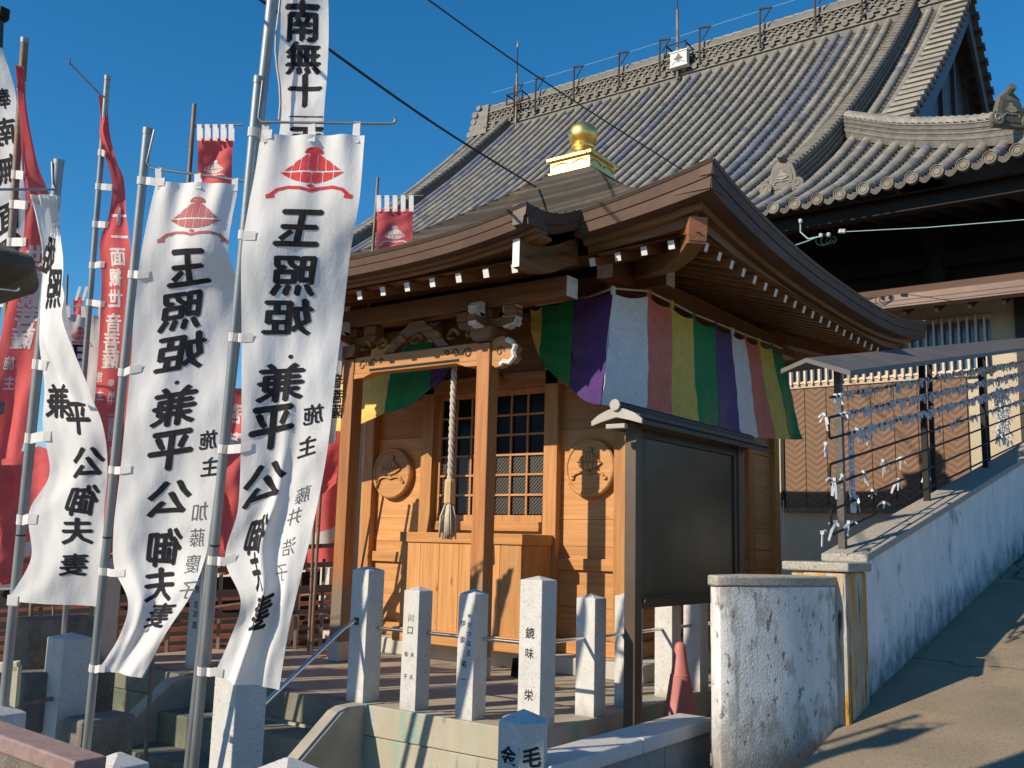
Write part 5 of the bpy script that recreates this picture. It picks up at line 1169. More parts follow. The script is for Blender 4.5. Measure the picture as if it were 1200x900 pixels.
spots = [(968, 520, 'lowest tail of the first rail bend'), (966, 486, 'upper corner of the rack beside the first post'), (1011, 504, 'second rail just right of the first post'), (1013, 511, 'third rail beside the notice strip'), (978, 562, 'second bend at the first post'),
         (1012, 553, 'fourth rail above the notice strip foot'), (993, 572, 'long tail across the notice strip'), (1003, 582, 'fifth rail at the notice strip foot'), (1023, 577, 'fifth rail right of the notice strip'), (1053, 562, 'fifth rail midway to the second post'), (1036, 589, 'lowest rail right of the notice strip'),
         (964, 624, 'lowest rail bend'), (980, 612, 'lowest rail at the first post'), (995, 612, 'lowest rail just past the first post'), (1055, 537, 'fourth rail left of the second post'), (1035, 540, 'fourth rail in the middle of the first bay'), (1087, 552, 'fifth rail right of the second post'), (1122, 492, 'fourth rail left of the third post'), (1100, 500, 'fourth rail in the second bay'), (1085, 520, 'fourth rail beside the second post')]
for i, (px, py, s_) in enumerate(spots):
    X_ = rx(8.0, .05); c = at_x(px, py, X_)
    if i in (0, 11): g = MB(); g.bar(c, c+V(-.0, -.02, -.10), .024, .006, (1,0,0)); strip(g, c, i*7+1, .05)
    elif i == 6: g = MB(); g.bar(c+V(0, -.1, .09), c+V(.01, .05, -.06), .012, .006, (1,0,0)); strip(g, c+V(0, -.1, .09), 3, .05)
    else:
        g = MB(); strip(g, c, i*13+5, .12); strip(g, c+V(0, .015, 0), i*31+2, .10)
    tag(g.build('paper_fortune', M_PAPER), 'white paper fortune knotted on the '+s_, 'paper fortune', 'single knotted paper fortunes on the rack')
# ================================================================== banners on poles
def pix(p):
    d = Vector(p)-CAM; c = d.dot(fw); return 600+F_PX*d.dot(rt)/c, 450-F_PX*d.dot(up)/c
class Cloth:
    """cloth between a left and a right edge, each a list of (x, y, depth) down the banner"""
    def __init__(s, left, right, wav=.02, seed=0, nu=34, nv=150, folds=()):
        s.L = [at_d(*p) for p in left]; s.R = [at_d(*p) for p in right]; s.w = wav; rr = random.Random(seed); s.ph = [rr.uniform(0, 6.28) for _ in range(8)]; s.nu, s.nv = nu, nv; s.folds = folds
        s.tab = None
    def S(s, u, v):
        a, b = smooth_track(s.L, v), smooth_track(s.R, v); p = a+(b-a)*u
        n = -fw; ph = s.ph; e = math.sin(math.pi*min(max(u, 0), 1))*.75+.25*u
        k = s.w*(math.sin(v*7+ph[0]+u*2.2)*.8+math.sin(v*15+ph[1]-u*4.2)*.42+math.sin(u*6.5+ph[2]+v*4)*.6+.16*math.sin(v*34+ph[3]+u*9))*e*min(1, v*5+.15)
        k += .0013*math.sin(u*17+v*47+ph[5])*math.sin(v*21+ph[6])+.0008*math.sin(u*31-v*38+ph[7]); k += .012*math.sin(u*19+ph[4])*max(0, 1-v*7)           # gathers under the top hem
        for fu, fv, su, sv, am, sl in s.folds:                 # pressed folds
            q = (u-fu-(v-fv)*sl)/su; k += am*math.exp(-q*q-((v-fv)/sv)**2)
        return p+n*k
    def mesh(s, name, m, parent, label=None):
        g = MB(); g.grid(s.S, s.nu, s.nv); o = g.build(name, m, parent, smooth=True, label=label)
        return o
    def uv(s, x, y):
        if s.tab is None: s.tab = [(i/24, j/100, pix(s.S(i/24, j/100))) for i in range(-2, 27) for j in range(-1, 102)]
        return min(s.tab, key=lambda t: (t[2][0]-x)**2+(t[2][1]-y)**2)[:2]
    def put(s, polys, u0, v0, wpx, hpx, mirror, g, rot=0.0, off=.004, skew=0.0):
        c = s.S(u0, v0); W_ = (s.S(min(u0+.1, 1.1), v0)-s.S(u0-.1, v0)).length/.2; H_ = (s.S(u0, min(v0+.02, 1.02))-s.S(u0, v0-.02)).length/.04
        d = (c-CAM).dot(fw)/F_PX; su, sv = wpx*d/W_, hpx*d/H_; ca, sa = math.cos(rot), math.sin(rot)
        vs, fs = polys; out = []
        for x, y in vs:
            if mirror: x = -x
            x, y = x*ca-y*sa+skew*y, x*sa+y*ca
            out.append(s.S(u0+x*su, v0-y*sv)-fw*off)
        g.add(out, fs)
    def letter(s, ch, px, py, w_, h, m, parent, mirror=True, bold=.035, rot=0.0, skew=0.0, name='letter'):
        u, v = s.uv(px, py); g = MB(); b = 0.0; vs, fs = glyph(ch, b); e = max(0, bold-.008)*1.05     # a heavy brush: the strokes doubled sideways
        sh = [(0, 0)]+([(e, .3*e), (-e, -.3*e), (.2*e, e*.75), (-.2*e, -e*.75)] if e > .004 else [])
        for k, (dx, dy) in enumerate(sh):
            s.put(([(x+dx, y+dy) for x, y in vs], fs), u, v, w_, h, mirror, g, rot, skew=skew, off=.0016+.00012*k)
        return g.build(name, m, parent)
    def emblem(s, px, py, size, m, parent, hs=1.0):
        u, v = s.uv(px, py); g = MB()
        for p in EMB:
            bm = bmesh.new(); f = bm.faces.new([bm.verts.new((x, y, 0)) for x, y in p]); bmesh.ops.triangulate(bm, faces=[f])
            for ax in (0, 1):
                for i in range(-5, 6):
                    no = V(1,0,0) if ax == 0 else V(0,1,0); bmesh.ops.bisect_plane(bm, geom=bm.verts[:]+bm.edges[:]+bm.faces[:], plane_co=no*i*.1, plane_no=no)
            bm.verts.index_update(); vf = ([tuple(q.co[:2]) for q in bm.verts], [tuple(q.index for q in ff.verts) for ff in bm.faces]); bm.free()
            s.put(vf, u, v, size, size*hs, False, g, off=.0018)
        return g.build('hat_crest', m, parent)
def straps(cl, P0, P1, r, ys, par, w_=.035, m=None, du=.12):
    for y in ys:
        # strap from the pole to the cloth edge at the photograph's height y
        best = min([i/200 for i in range(201)], key=lambda t: abs(pix(lerp(P0, P1, t))[1]-y)); pc = lerp(P0, P1, best)
        bv = min([i/200 for i in range(201)], key=lambda t: abs(pix(cl.S(0, t))[1]-y)); e = cl.S(0, bv); e2 = cl.S(du, bv)
        g = MB(); ax = (P1-P0).normalized(); f1 = (fw-ax*fw.dot(ax)).normalized(); sd = ax.cross(f1)
        ring = [pc+(f1*math.cos(a_)+sd*math.sin(a_))*(r+.004) for a_ in [2*math.pi*k/12 for k in range(13)]]
        vs = [p-ax*w_/2 for p in ring]+[p+ax*w_/2 for p in ring]; g.add(vs, [(k, k+1, 14+k, 13+k) for k in range(12)])
        s0 = min(ring, key=lambda p: (p-e).length)-fw*.004; mid = lerp(s0, e, .5)-fw*.006; n0 = -fw*.005
        line = [s0, mid+n0, e+n0, e2+n0]; vs = [p-ax*w_/2 for p in line]+[p+ax*w_/2 for p in line]
        g.add(vs, [(k, k+1, 5+k, 4+k) for k in range(3)]); g.build('strap', m or C_STRAP, par)
def pole(name, P0, P1, r, par, m=None, cap=True):
    o = MB().tube([P0, lerp(P0, P1, .5), P1], r, 14).build(name, m or M_GALV, par, smooth=60)
    if cap: 
        d = (P1-P0).normalized(); MB().tube([P1-d*.02, P1+d*.008], r*1.1, 14).build('pole_cap', M_GALV, o, smooth=60)
        j = lerp(P0, P1, .52); MB().tube([j-d*.004, j+d*.004], r*1.05, 14).build('joint_ring', M_DARKMETAL, o)
    return o
def down(P0, P1, z=-.76):                          # prolong a pole to the ground
    d = (P0-P1).normalized(); return P0+d*((z-P0.z)/d.z)
def nobori(name, label, p0, p1, d0, d1, r, cat='banner', grp=None, ground=-.76, m=None, cap=True):
    P1 = at_d(*p1, d1); P0 = down(at_d(*p0, d0), P1, ground); t = thing(name, label, cat, P0, grp); pole('pole', P0, P1, r, t, m, cap); return t, P0, P1
G1 = 'white nobori banners with black writing in the foreground'
# --- right white banner
D2 = 3.9
t, P0, P1 = nobori('nobori_banner', 'white banner with clear red hat crest, rightmost and largest, before the shrine', (228, 890), (303, 92), D2, D2-.05, .0185, grp=G1)
A0, A1 = at_d(303, 144, D2-.05), at_d(456, 145, D2+.02)
hook = [at_d(302, 92, D2-.05)+V(0,0,-.0), at_d(308, 95, D2-.06), at_d(303, 138, D2-.06), at_d(306, 143, D2-.06), A1, at_d(462, 144, D2+.02), at_d(464, 140, D2+.02), at_d(461, 137, D2+.02)]
MB().tube(hook, .0055, 8).build('cross_arm', M_GALV, t, smooth=60)
c2 = Cloth([(305, 158, 3.84), (292, 235, 3.84), (283, 300, 3.82), (283, 380, 3.84), (283, 460, 3.80), (282, 540, 3.82), (278, 600, 3.84), (264, 655, 3.86), (282, 705, 3.80), (268, 752, 3.84), (250, 792, 3.86)],
           [(427, 158, 3.84), (421, 235, 3.80), (410, 300, 3.86), (401, 380, 3.90), (392, 450, 3.84), (386, 510, 3.80), (378, 560, 3.80), (366, 620, 3.78), (352, 680, 3.76), (337, 745, 3.78), (327, 809, 3.82)], .020, 2,
           folds=((.42, .78, .07, .30, .05, -.25), (.62, .86, .10, .18, -.045, .1)))
cl = c2.mesh('cloth', C_WHITE, t)
for px in (312, 365, 418):
    u, v = c2.uv(px, 160); e = c2.S(u, 0.0); a = lerp(A0, A1, (px-303)/(456-303)); s_ = rt*.014
    MB().add([e-s_-V(0,0,.03)-fw*.004, e+s_-V(0,0,.03)-fw*.004, a+s_-fw*.007, a-s_-fw*.007, a+s_+V(0,0,.008), a-s_+V(0,0,.008), a+s_+fw*.007, a-s_+fw*.007, e+s_+fw*.004, e-s_+fw*.004],
        [(0,1,2,3), (3,2,4,5), (5,4,6,7), (7,6,8,9)]).build('top_loop', C_STRAP, t)
c2.emblem(364, 203, 96, M_INKRED, cl, .82)
for ch, x, y, w_, h in (('玉', 352, 268, 50, 50), ('照', 345, 323, 50, 52), ('姫', 340, 376, 54, 46), ('・', 341, 415, 13, 13), ('兼', 331, 449, 52, 48), ('平', 321, 504, 50, 58), ('公', 313, 566, 52, 50), ('御', 300, 626, 36, 50), ('夫', 301, 672, 22, 52), ('妻', 302, 720, 22, 52)):
    c2.letter(ch, x, y, w_, h*.9, M_INK, cl, bold=.045, skew=.06)
for ch, x, y in (('施', 369, 484), ('主', 362, 524)): c2.letter(ch, x, y, 24, 23, M_INK, cl, bold=.03)
for ch, x, y in (('藤', 353, 578), ('井', 345, 608), ('浩', 339, 641), ('子', 330, 672)): c2.letter(ch, x, y, 20, 20, M_INKFAINT, cl, bold=.0)
straps(c2, P0, P1, .0185, (158, 276, 396, 525, 658, 787), t)
# --- left white banner
t, P0, P1 = nobori('nobori_banner', 'white banner with faded red hat crest, second from the right among the foreground banners', (100, 890), (173, 152), 4.5, 4.45, .020, grp=G1)
A0, A1 = at_d(174, 197, 4.44), at_d(300, 214, 4.42)
MB().tube([at_d(172, 153, 4.45), at_d(181, 152, 4.44), at_d(172, 190, 4.44), at_d(176, 197, 4.44), A1], .0055, 8).build('cross_arm', M_GALV, t, smooth=60)
c1 = Cloth([(182, 213, 4.40), (166, 290, 4.38), (158, 360, 4.40), (153, 430, 4.40), (146, 500, 4.37), (140, 560, 4.38), (133, 620, 4.40), (134, 665, 4.42), (150, 705, 4.36), (140, 745, 4.38), (114, 787, 4.42)],
           [(279, 216, 4.40), (268, 290, 4.36), (280, 340, 4.45), (270, 410, 4.46), (262, 480, 4.40), (256, 545, 4.36), (247, 610, 4.34), (240, 655, 4.33), (222, 700, 4.30), (196, 740, 4.30), (166, 794, 4.36)], .020, 5,
           folds=((.70, .10, .22, .10, .05, .6), (.25, .80, .10, .15, .03, .4)))
cl = c1.mesh('cloth', C_WHITE, t)
for px in (186, 232, 276):
    u, v = c1.uv(px, 214); e = c1.S(u, 0.0); a = lerp(A0, A1, (px-174)/(300-174)); s_ = rt*.014
    MB().add([e-s_-V(0,0,.03)-fw*.004, e+s_-V(0,0,.03)-fw*.004, a+s_-fw*.007, a-s_-fw*.007, a+s_+V(0,0,.008), a-s_+V(0,0,.008), a+s_+fw*.007, a-s_+fw*.007, e+s_+fw*.004, e-s_+fw*.004],
        [(0,1,2,3), (3,2,4,5), (5,4,6,7), (7,6,8,9)]).build('top_loop', C_STRAP, t)
c1.emblem(227, 258, 82, M_INKPINK, cl, .85)
for ch, x, y, w_, h in (('玉', 219, 312, 48, 52), ('照', 215, 365, 48, 50), ('姫', 213, 415, 54, 48), ('・', 209, 446, 12, 12), ('兼', 207, 477, 50, 50), ('平', 200, 527, 50, 52), ('公', 198, 586, 50, 46), ('御', 191, 641, 40, 46), ('夫', 187, 684, 36, 42), ('妻', 186, 722, 34, 36)):
    c1.letter(ch, x, y, w_, h*.9, M_INK, cl, bold=.045, skew=.05)
for ch, x, y in (('施', 246, 514), ('主', 244, 547)): c1.letter(ch, x, y, 20, 22, M_INK, cl, bold=.03)
for ch, x, y in (('加', 235, 601), ('藤', 231, 630), ('慶', 226, 662), ('子', 220, 690)): c1.letter(ch, x, y, 20, 22, M_INKFAINT, cl, bold=.01)
straps(c1, P0, P1, .020, (212, 321, 434, 551, 671, 783), t)
c1b = Cloth([(150, 752, 4.39), (158, 762, 4.40), (163, 775, 4.40), (166, 794, 4.37)], [(205, 715, 4.30), (205, 725, 4.40), (190, 750, 4.42), (168, 795, 4.38)], .004, 9, 8, 12); c1b.mesh('folded_corner', C_GREY, t)
# --- third banner, twisted
t, P0, P1 = nobori('nobori_banner', 'white banner twisted on itself near its top, leftmost of the large foreground banners', (8, 790), (69, 189), 4.9, 4.85, .024, grp=G1)
MB().tube([at_d(68, 190, 4.85), at_d(61, 190, 4.83), at_d(62, 216, 4.83), at_d(64, 222, 4.82), at_d(-25, 222, 4.60)], .0065, 8).build('cross_arm', M_GALV, t, smooth=60)
c3 = Cloth([(36, 228, 4.78), (44, 262, 4.78), (50, 300, 4.80), (49, 345, 4.84), (46, 400, 4.80), (52, 450, 4.76), (50, 500, 4.74), (58, 555, 4.74), (34, 600, 4.74), (36, 655, 4.74), (8, 704, 4.78)],
           [(67, 230, 4.80), (70, 262, 4.84), (66, 300, 4.82), (75, 345, 4.72), (84, 400, 4.66), (102, 450, 4.64), (121, 500, 4.62), (126, 550, 4.66), (122, 600, 4.68), (120, 655, 4.66), (119, 712, 4.70)], .022, 8)
cl = c3.mesh('cloth', C_WHITE, t)
tw = Cloth([(62, 262, 4.70), (52, 310, 4.68), (47, 370, 4.66), (52, 402, 4.64), (70, 440, 4.62), (88, 470, 4.60)], [(69, 262, 4.72), (74, 310, 4.62), (72, 365, 4.58), (84, 405, 4.55), (100, 445, 4.55), (112, 478, 4.56)], .012, 12, 10, 40); tw.mesh('twisted_fold', C_WHITE, t)
for ch, x, y, w_, h, r_ in (('姫', 58, 300, 16, 46, -.15), ('照', 64, 340, 22, 48, 0)): tw.letter(ch, x, y, w_, h, M_INK, cl, bold=.045, rot=r_)
for ch, x, y, w_, h in (('兼', 70, 468, 34, 44), ('平', 90, 492, 36, 44), ('公', 104, 540, 38, 40), ('御', 95, 585, 36, 40), ('夫', 89, 624, 38, 34), ('妻', 88, 659, 32, 30)): c3.letter(ch, x, y, w_, h*.9, M_INK, cl, bold=.045, skew=.05)
straps(c3, P0, P1, .024, (236, 428, 512, 608, 703), t, .05)
# --- tall white banner behind, running out at the top
t, P0, P1 = nobori('nobori_banner', 'tall white banner reaching out of the top of the picture behind the largest banner', (232, 800), (322, -30), 6.4, 6.2, .034, grp='tall white banners with black writing', m=M_GALV)
c4 = Cloth([(325, -40, 6.2), (329, 20, 6.18), (326, 80, 6.2), (330, 130, 6.2), (322, 190, 6.2)], [(383, -40, 6.2), (385, 20, 6.22), (384, 80, 6.2), (380, 130, 6.18), (378, 190, 6.2)], .015, 21, 12, 40)
cl = c4.mesh('cloth', C_WHITE, t)
for ch, x, y, w_, h in (('南', 354, 26, 40, 46), ('無', 356, 69, 40, 38), ('十', 357, 107, 38, 38), ('一', 359, 138, 38, 9), ('面', 359, 168, 38, 34)): c4.letter(ch, x, y, w_, h, M_INK, cl, mirror=False, bold=.05)
g = MB().tube([at_d(326+3*math.sin(k), -40+20*k, 6.15) for k in range(10)], .008, 5).build('cord', M_TASSEL, t)
# --- white banner at the far left edge
t, P0, P1 = nobori('nobori_banner', 'white banner with black writing cut by the upper left edge, behind a red one', (0, 330), (18, 150), 6.4, 6.3, .02, grp='tall white banners with black writing')
c5 = Cloth([(-60, 40, 6.2), (-50, 120, 6.2), (-40, 200, 6.2), (-30, 280, 6.2), (-24, 360, 6.2)], [(2, 56, 6.2), (18, 110, 6.25), (25, 190, 6.2), (30, 250, 6.25), (27, 360, 6.2)], .02, 23, 12, 40); cl = c5.mesh('cloth', C_WHITE, t)
for ch, x, y, w_, h in (('奉', 6, 115, 14, 24), ('南', 6, 155, 24, 32), ('無', 10, 200, 28, 32), ('面', 8, 254, 34, 34), ('観', 10, 292, 30, 30)): c5.letter(ch, x, y, w_, h, M_INK, cl, bold=.045)
# --- red banners
GR = 'red nobori banners with white writing'
t, P0, P1 = nobori('nobori_banner', 'narrow red banner hanging from a thin pole between the left and twisted white banners', (104, 370), (126, 90), 7.0, 6.9, .020, grp=GR, m=M_GALV)
MB().tube([at_d(82, 69, 6.6), at_d(81, 73, 6.62), at_d(119, 112, 6.9)], .007, 6).build('cross_arm', M_GALV, t)
c6 = Cloth([(116, 112, 6.9), (118, 135, 6.9), (117, 158, 6.9), (124, 185, 6.88), (131, 215, 6.9), (128, 250, 6.9), (117, 285, 6.9), (119, 330, 6.9), (116, 400, 6.9), (111, 470, 6.9), (106, 545, 6.9)],
           [(126, 114, 6.9), (127, 138, 6.92), (129, 160, 6.9), (136, 188, 6.95), (145, 212, 6.95), (147, 250, 6.9), (152, 285, 6.85), (155, 330, 6.85), (156, 400, 6.88), (153, 470, 6.9), (149, 545, 6.9)], .03, 31, 12, 70)
cl = c6.mesh('cloth', C_RED, t)
for ch, x, y in (('十', 139, 255), ('一', 140, 278), ('面', 137, 300), ('観', 134, 325), ('世', 134, 350), ('音', 133, 375), ('菩', 131, 398), ('薩', 129, 420)): c6.letter(ch, x, y, 19, 21, M_INKWHITE, cl, bold=.05)
for i, ch in enumerate('施主'): c6.letter(ch, 117, 440+22*i, 9, 12, M_INKWHITE, cl, bold=.03)
for i, ch in enumerate('奉納十一面観世音'): c6.letter(ch, 131, 450+11*i, 8, 9, M_INKWHITE, cl, bold=.02)
straps(c6, P0, P1, .02, (181, 220, 263, 310, 356), t, .045)
t, P0, P1 = nobori('nobori_banner', 'wide red banner with white writing at the left edge behind the twisted white banner', (6, 400), (29, 46), 5.9, 5.8, .022, grp=GR, m=M_RUSTPOLE)
c7 = Cloth([(17, 76, 5.7), (22, 130, 5.7), (26, 190, 5.7), (30, 240, 5.68), (24, 300, 5.7), (6, 370, 5.7), (-6, 440, 5.7), (-14, 540, 5.7)],
           [(27, 78, 5.72), (32, 130, 5.75), (44, 190, 5.8), (62, 240, 5.78), (72, 300, 5.72), (66, 370, 5.7), (48, 440, 5.7), (24, 536, 5.7)], .035, 33, 14, 60)
cl = c7.mesh('cloth', C_RED, t)
for ch, x, y in (('世', 45, 300), ('音', 40, 328), ('観', 36, 346), ('菩', 32, 372), ('薩', 26, 398)): c7.letter(ch, x, y, 24, 25, M_INKWHITE, cl, bold=.05)
for i, ch in enumerate('施主'): c7.letter(ch, 12, 424+22*i, 11, 16, M_INKWHITE, cl, bold=.03)
straps(c7, P0, P1, .022, (100, 205, 240, 283), t, .05)
# EXTRA RED: more of them between and behind the white ones
for lb, xl, xr, ya, yb, d, sd, txt in (('plain red banner low at the left edge under the wide red one', -22, 26, 545, 690, 7.6, 71, ''), ('red banner filling the gap beside the pole of the left white banner', 122, 160, 420, 650, 8.2, 73, '観世音'),
        ('red banner in the gap between the two largest white banners', 246, 300, 455, 660, 8.6, 75, '菩薩'), ('dull red banner behind the lower end of the twisted banner', 40, 84, 600, 700, 8.4, 77, '')):
    t, P0, P1 = nobori('nobori_banner', lb, (xl-4, yb+30), (xl+2, ya-10), d, d, .018, grp=GR, m=M_RUSTPOLE)
    c = Cloth([(xl, ya, d-.1), (xl-4, (ya+yb)/2, d-.15), (xl-2, yb, d-.1)], [(xr, ya, d-.1), (xr-5, (ya+yb)/2, d-.02), (xr-1, yb-8, d-.1)], .05, sd, 16, 40); o = c.mesh('cloth', C_RED, t)
    for i, ch in enumerate(txt): c.letter(ch, (xl+xr)/2, ya+30+34*i, 22, 24, M_INKWHITE, o, bold=.05)
# small red pennants with a white hat
def pennant(lb, x0, x1, yt, yb, pole_px, d, seed, emb_y, gathers=4):
    p0, p1 = pole_px; t, P0, P1 = nobori('red_pennant', lb, p0, p1, d, d, .017, cat='pennant', grp='small red pennants with white hat crest', m=M_RUSTPOLE, cap=False)
    yl = yt+14
    c = Cloth([(x0, yl, d-.05), (x0-1, (yl+yb)/2, d-.05), (x0-3, yb, d-.05)], [(x1, yl, d-.05), (x1-1, (yl+yb)/2, d-.02), (x1-2, yb, d-.05)], .035, seed, 20, 30); o = c.mesh('cloth', C_RED, t)
    MB().tube([at_d(p1[0], yt, d), at_d(x1+12, yt-2, d)], .008, 6).build('cross_arm', M_RUSTPOLE, t)
    for k in range(gathers+1):
        px = lerp(x0+2, x1-2, k/gathers); e = at_d(px, yl+3, d-.06); a = at_d(px, yt-2, d-.02); s_ = rt*.019*d/8
        MB().add([e-s_-fw*.01, e+s_-fw*.01, a+s_-fw*.01, a-s_-fw*.01, a+s_+fw*.02, a-s_+fw*.02, e+s_+fw*.02, e-s_+fw*.02], [(0,1,2,3), (3,2,4,5), (5,4,6,7)]).build('top_loop', C_WHITE, t)
    c.emblem((x0+x1)/2-1, emb_y, (x1-x0)*.78, M_INKWHITE, o, .9)
pennant('small red pennant with white hat crest against the sky, left of the largest banner', 232, 273, 148, 262, ((221, 215), (228, 122)), 7.5, 41, 199)
pennant('small red pennant with pale hat crest peeping over the shrine roof edge', 442, 484, 231, 330, ((437, 290), (443, 208)), 11.5, 43, 276)
t, P0, P1 = nobori('nobori_banner', 'grimy white banner with a pink hat crest behind the twisted white banner', (150, 380), (150, 372), 7.6, 7.6, .004, grp='hanging banners in the background', cap=False)
c8 = Cloth([(78, 368, 7.6), (74, 430, 7.6), (78, 500, 7.6), (70, 600, 7.6), (62, 690, 7.6)], [(120, 370, 7.6), (117, 430, 7.6), (112, 500, 7.6), (104, 600, 7.6), (96, 690, 7.6)], .03, 45, 14, 40); cl = c8.mesh('cloth', C_GREY, t); c8.emblem(94, 393, 30, M_INKPINK, cl)
c8.letter('玉', 88, 412, 22, 20, M_INK, cl, bold=.04)
MB().tube([at_d(72, 358, 7.6), at_d(143, 362, 7.6)], .008, 6).build('cross_arm', M_GALV, t)
for px in (80, 98, 118): MB().bar(at_d(px, 359, 7.58), at_d(px, 372, 7.58), .035, .006, tuple(fw)).build('top_loop', C_STRAP, t)
t, P0, P1 = nobori('red_pennant', 'tiny red and white pennant far behind, under the thin cross arm', (77, 370), (79, 322), 11, 11, .014, cat='pennant', grp='small red pennants with white hat crest', m=M_RUSTPOLE, cap=False)
c9 = Cloth([(86, 348, 11), (86, 380, 11)], [(97, 348, 11), (97, 380, 11)], .02, 3, 8, 8); c9.mesh('cloth', C_RED, t)
for px in (91, 99): MB().bar(at_d(px-2, 352, 10.95), at_d(px+3, 336, 10.95), .03, .006, tuple(fw)).build('top_loop', C_WHITE, t)
t, P0, P1 = nobori('nobori_banner', 'shaded white banner with black writing seen past the right edge of the largest banner', (372, 640), (386, 400), 10.5, 10.5, .018, grp='tall white banners with black writing', m=M_RUSTPOLE)
cA = Cloth([(378, 395, 10.4), (374, 450, 10.4), (368, 520, 10.4)], [(402, 395, 10.4), (399, 450, 10.4), (392, 520, 10.4)], .015, 51, 8, 24); cl = cA.mesh('cloth', C_GREY, t)
for i, ch in enumerate('音菩薩'): cA.letter(ch, 395, 446+18*i, 13, 16, M_INK, cl, bold=.04)
t, P0, P1 = nobori('nobori_banner', 'red banner low beside the left porch post behind the largest banner', (366, 660), (372, 520), 10.9, 10.9, .018, grp=GR, m=M_RUSTPOLE)
cB = Cloth([(360, 505, 10.8), (358, 560, 10.8), (352, 600, 10.8)], [(398, 505, 10.8), (396, 545, 10.8), (394, 566, 10.8)], .03, 53, 10, 24); cl = cB.mesh('cloth', C_RED, t); cB.letter('主', 388, 508, 10, 12, M_INKWHITE, cl)
# unseen banners added beyond the left edge to throw shade on the steps
for k, (x, y) in enumerate(((-7.4, 2.5), (-8.05, 2.7), (-8.8, 2.85), (-9.6, 3.0), (-10.4, 3.1), (-7.75, 1.75), (-8.5, 1.9), (-9.25, 2.05), (-10.0, 2.2))):
    t = thing('nobori_banner', 'unseen white nobori banner added beyond the left edge to shade the steps', 'banner', (x, y, -.76), 'unseen white nobori banners added to shade the steps')
    MB().tube([V(x, y, -.76), V(x+.03, y, 3.1)], .019, 12).build('pole', M_GALV, t, smooth=60); MB().tube([V(x+.03, y, 2.95), V(x+.60, y+.12, 2.95)], .006, 6).build('cross_arm', M_GALV, t)
    MB().grid(lambda u, v: V(x+.05+.52*u+.02*math.sin(v*6+k), y+.1*u+.03*math.sin(v*8+u*3+k), 2.9-2.25*v), 10, 40).build('cloth', C_WHITE, t, smooth=True)
# ------------------------------------------------------------------ red and white things and railings far left
BC = thing('red_white_curtain', 'long red festival curtain with white stripes hung low behind all the banners', 'curtain', at_d(200, 600, 12.5))
cX = Cloth([(-40, 526, 13), (-40, 600, 13), (-40, 676, 13)], [(404, 508, 12.6), (404, 582, 12.6), (404, 658, 12.6)], .02, 61)
for i in range(10):
    MB().grid(lambda u, v: cX.S(u, (i+v)/10)-fw*(.07*math.sin(u*95+2*math.sin(u*17))*(.35+.065*(i+v)))+V(0, 0, -.10*abs(math.sin(u*16))), 220, 2).build('stripe', C_GREY if i in (7,) else C_RED, BC, smooth=True)
BR_ = thing('dark_railing', 'dark brown steel railing behind the banners at the left', 'railing', at_d(150, 760, 9.6))
for y, r_ in ((640, .03), (662, .035), (690, .05), (716, .03)):
    MB().bar(at_d(-60, y+22, 10.2), at_d(412, y-2, 11.0), r_, r_*1.6).build('rail', mat('brown_steel_%d' % y, (.05,.028,.022), (.035,.02,.016), 5, rough=.6, bump=.1), BR_)
for k in range(16):
    x = -40+30*k; MB().bar(at_d(x, 655, 10.3+.05*k), at_d(x-6, 790, 10.3+.05*k), .035, .035, tuple(fw)).build('baluster', M_RUSTPOLE, BR_)
DB = tag(MB().bar(at_d(-80, 752, 13.2), at_d(420, 722, 13.2), .2, 1.25).build('dark_backing', M_SOFFIT), 'plain dark backing added behind the stacked rust red boards', 'backing')  # dark slab added to close the bright gaps between the boards
RB = thing('stacked_boards', 'rust red boards stacked in tiers behind the left fence', 'boards', at_d(150, 760, 10.6))
for k in range(9):
    y = 700+11*k; MB().bar(at_d(-50, y+18, 11.6-.14*k), at_d(400, y-6, 12.2-.14*k), .16, .045).build('board', M_RUSTBOARD, RB)
MB().grid(lambda u, v: V(lerp(-30, -9.6, u), lerp(5.3, 30, v), -.5), 2, 2).build('temple_court', M_CONCPLAIN, kind='structure')
ou = thing('outbuilding', 'low far temple outbuilding with dark roof behind the red curtain', 'building', (-26, 25, -.76))
MB().box((-46, 25, -.76), (-17, 29, 2.6)).build('wall', M_BEIGE, ou)
MB().prism([V(0, 24.2, 2.5), V(0, 24.2, 2.62), V(0, 27, 3.7), V(0, 29.8, 2.62), V(0, 29.8, 2.5)], (-46.5, 0, 0), (-16.4, 0, 0)).build('roof', M_PAN, ou)
for k in range(9): MB().box((-45+3.1*k, 24.96, .3), (-43.6+3.1*k, 24.995, 2.0)).build('window', M_GLASS, ou)
# dark stones, cream frame at the lower left
def stone(lb, x0, x1, y0, y1, d, dep=.5):
    a, b = at_d(x0, y1, d), at_d(x1, y0, d); c = (a+b)/2; w_ = (a-b).xy.length; o = MB().cbox((c.x, c.y+dep*.3, c.z), (w_*.95, dep, abs(b.z-a.z))).build('stone_block', M_GRANDARK, bevel=.02); tag(o, lb, 'stone', 'old stones at the lower left')
stone('dark upright old stone behind the cream frame at the left', 22, 58, 724, 790, 7.2); stone('broad dark old stone at the foot of the upright stone', -20, 72, 786, 852, 7.0, .7); stone('small dark stone step left of the stair cheek', 72, 118, 842, 900, 6.6, .4)
cf = thing('cream_frame', 'cream painted small frame standing at the left edge among the stones', 'frame', at_d(10, 830, 6.0))
for a_, b_ in (((-10, 783), (22, 780)), ((19, 780), (15, 828)), ((-10, 828), (15, 826))): MB().bar(at_d(*a_, 6.0), at_d(*b_, 6.0), .05, .05, tuple(fw)).build('bar', M_CREAM, cf)
pz_ = at_d(83, 741, 7.0)
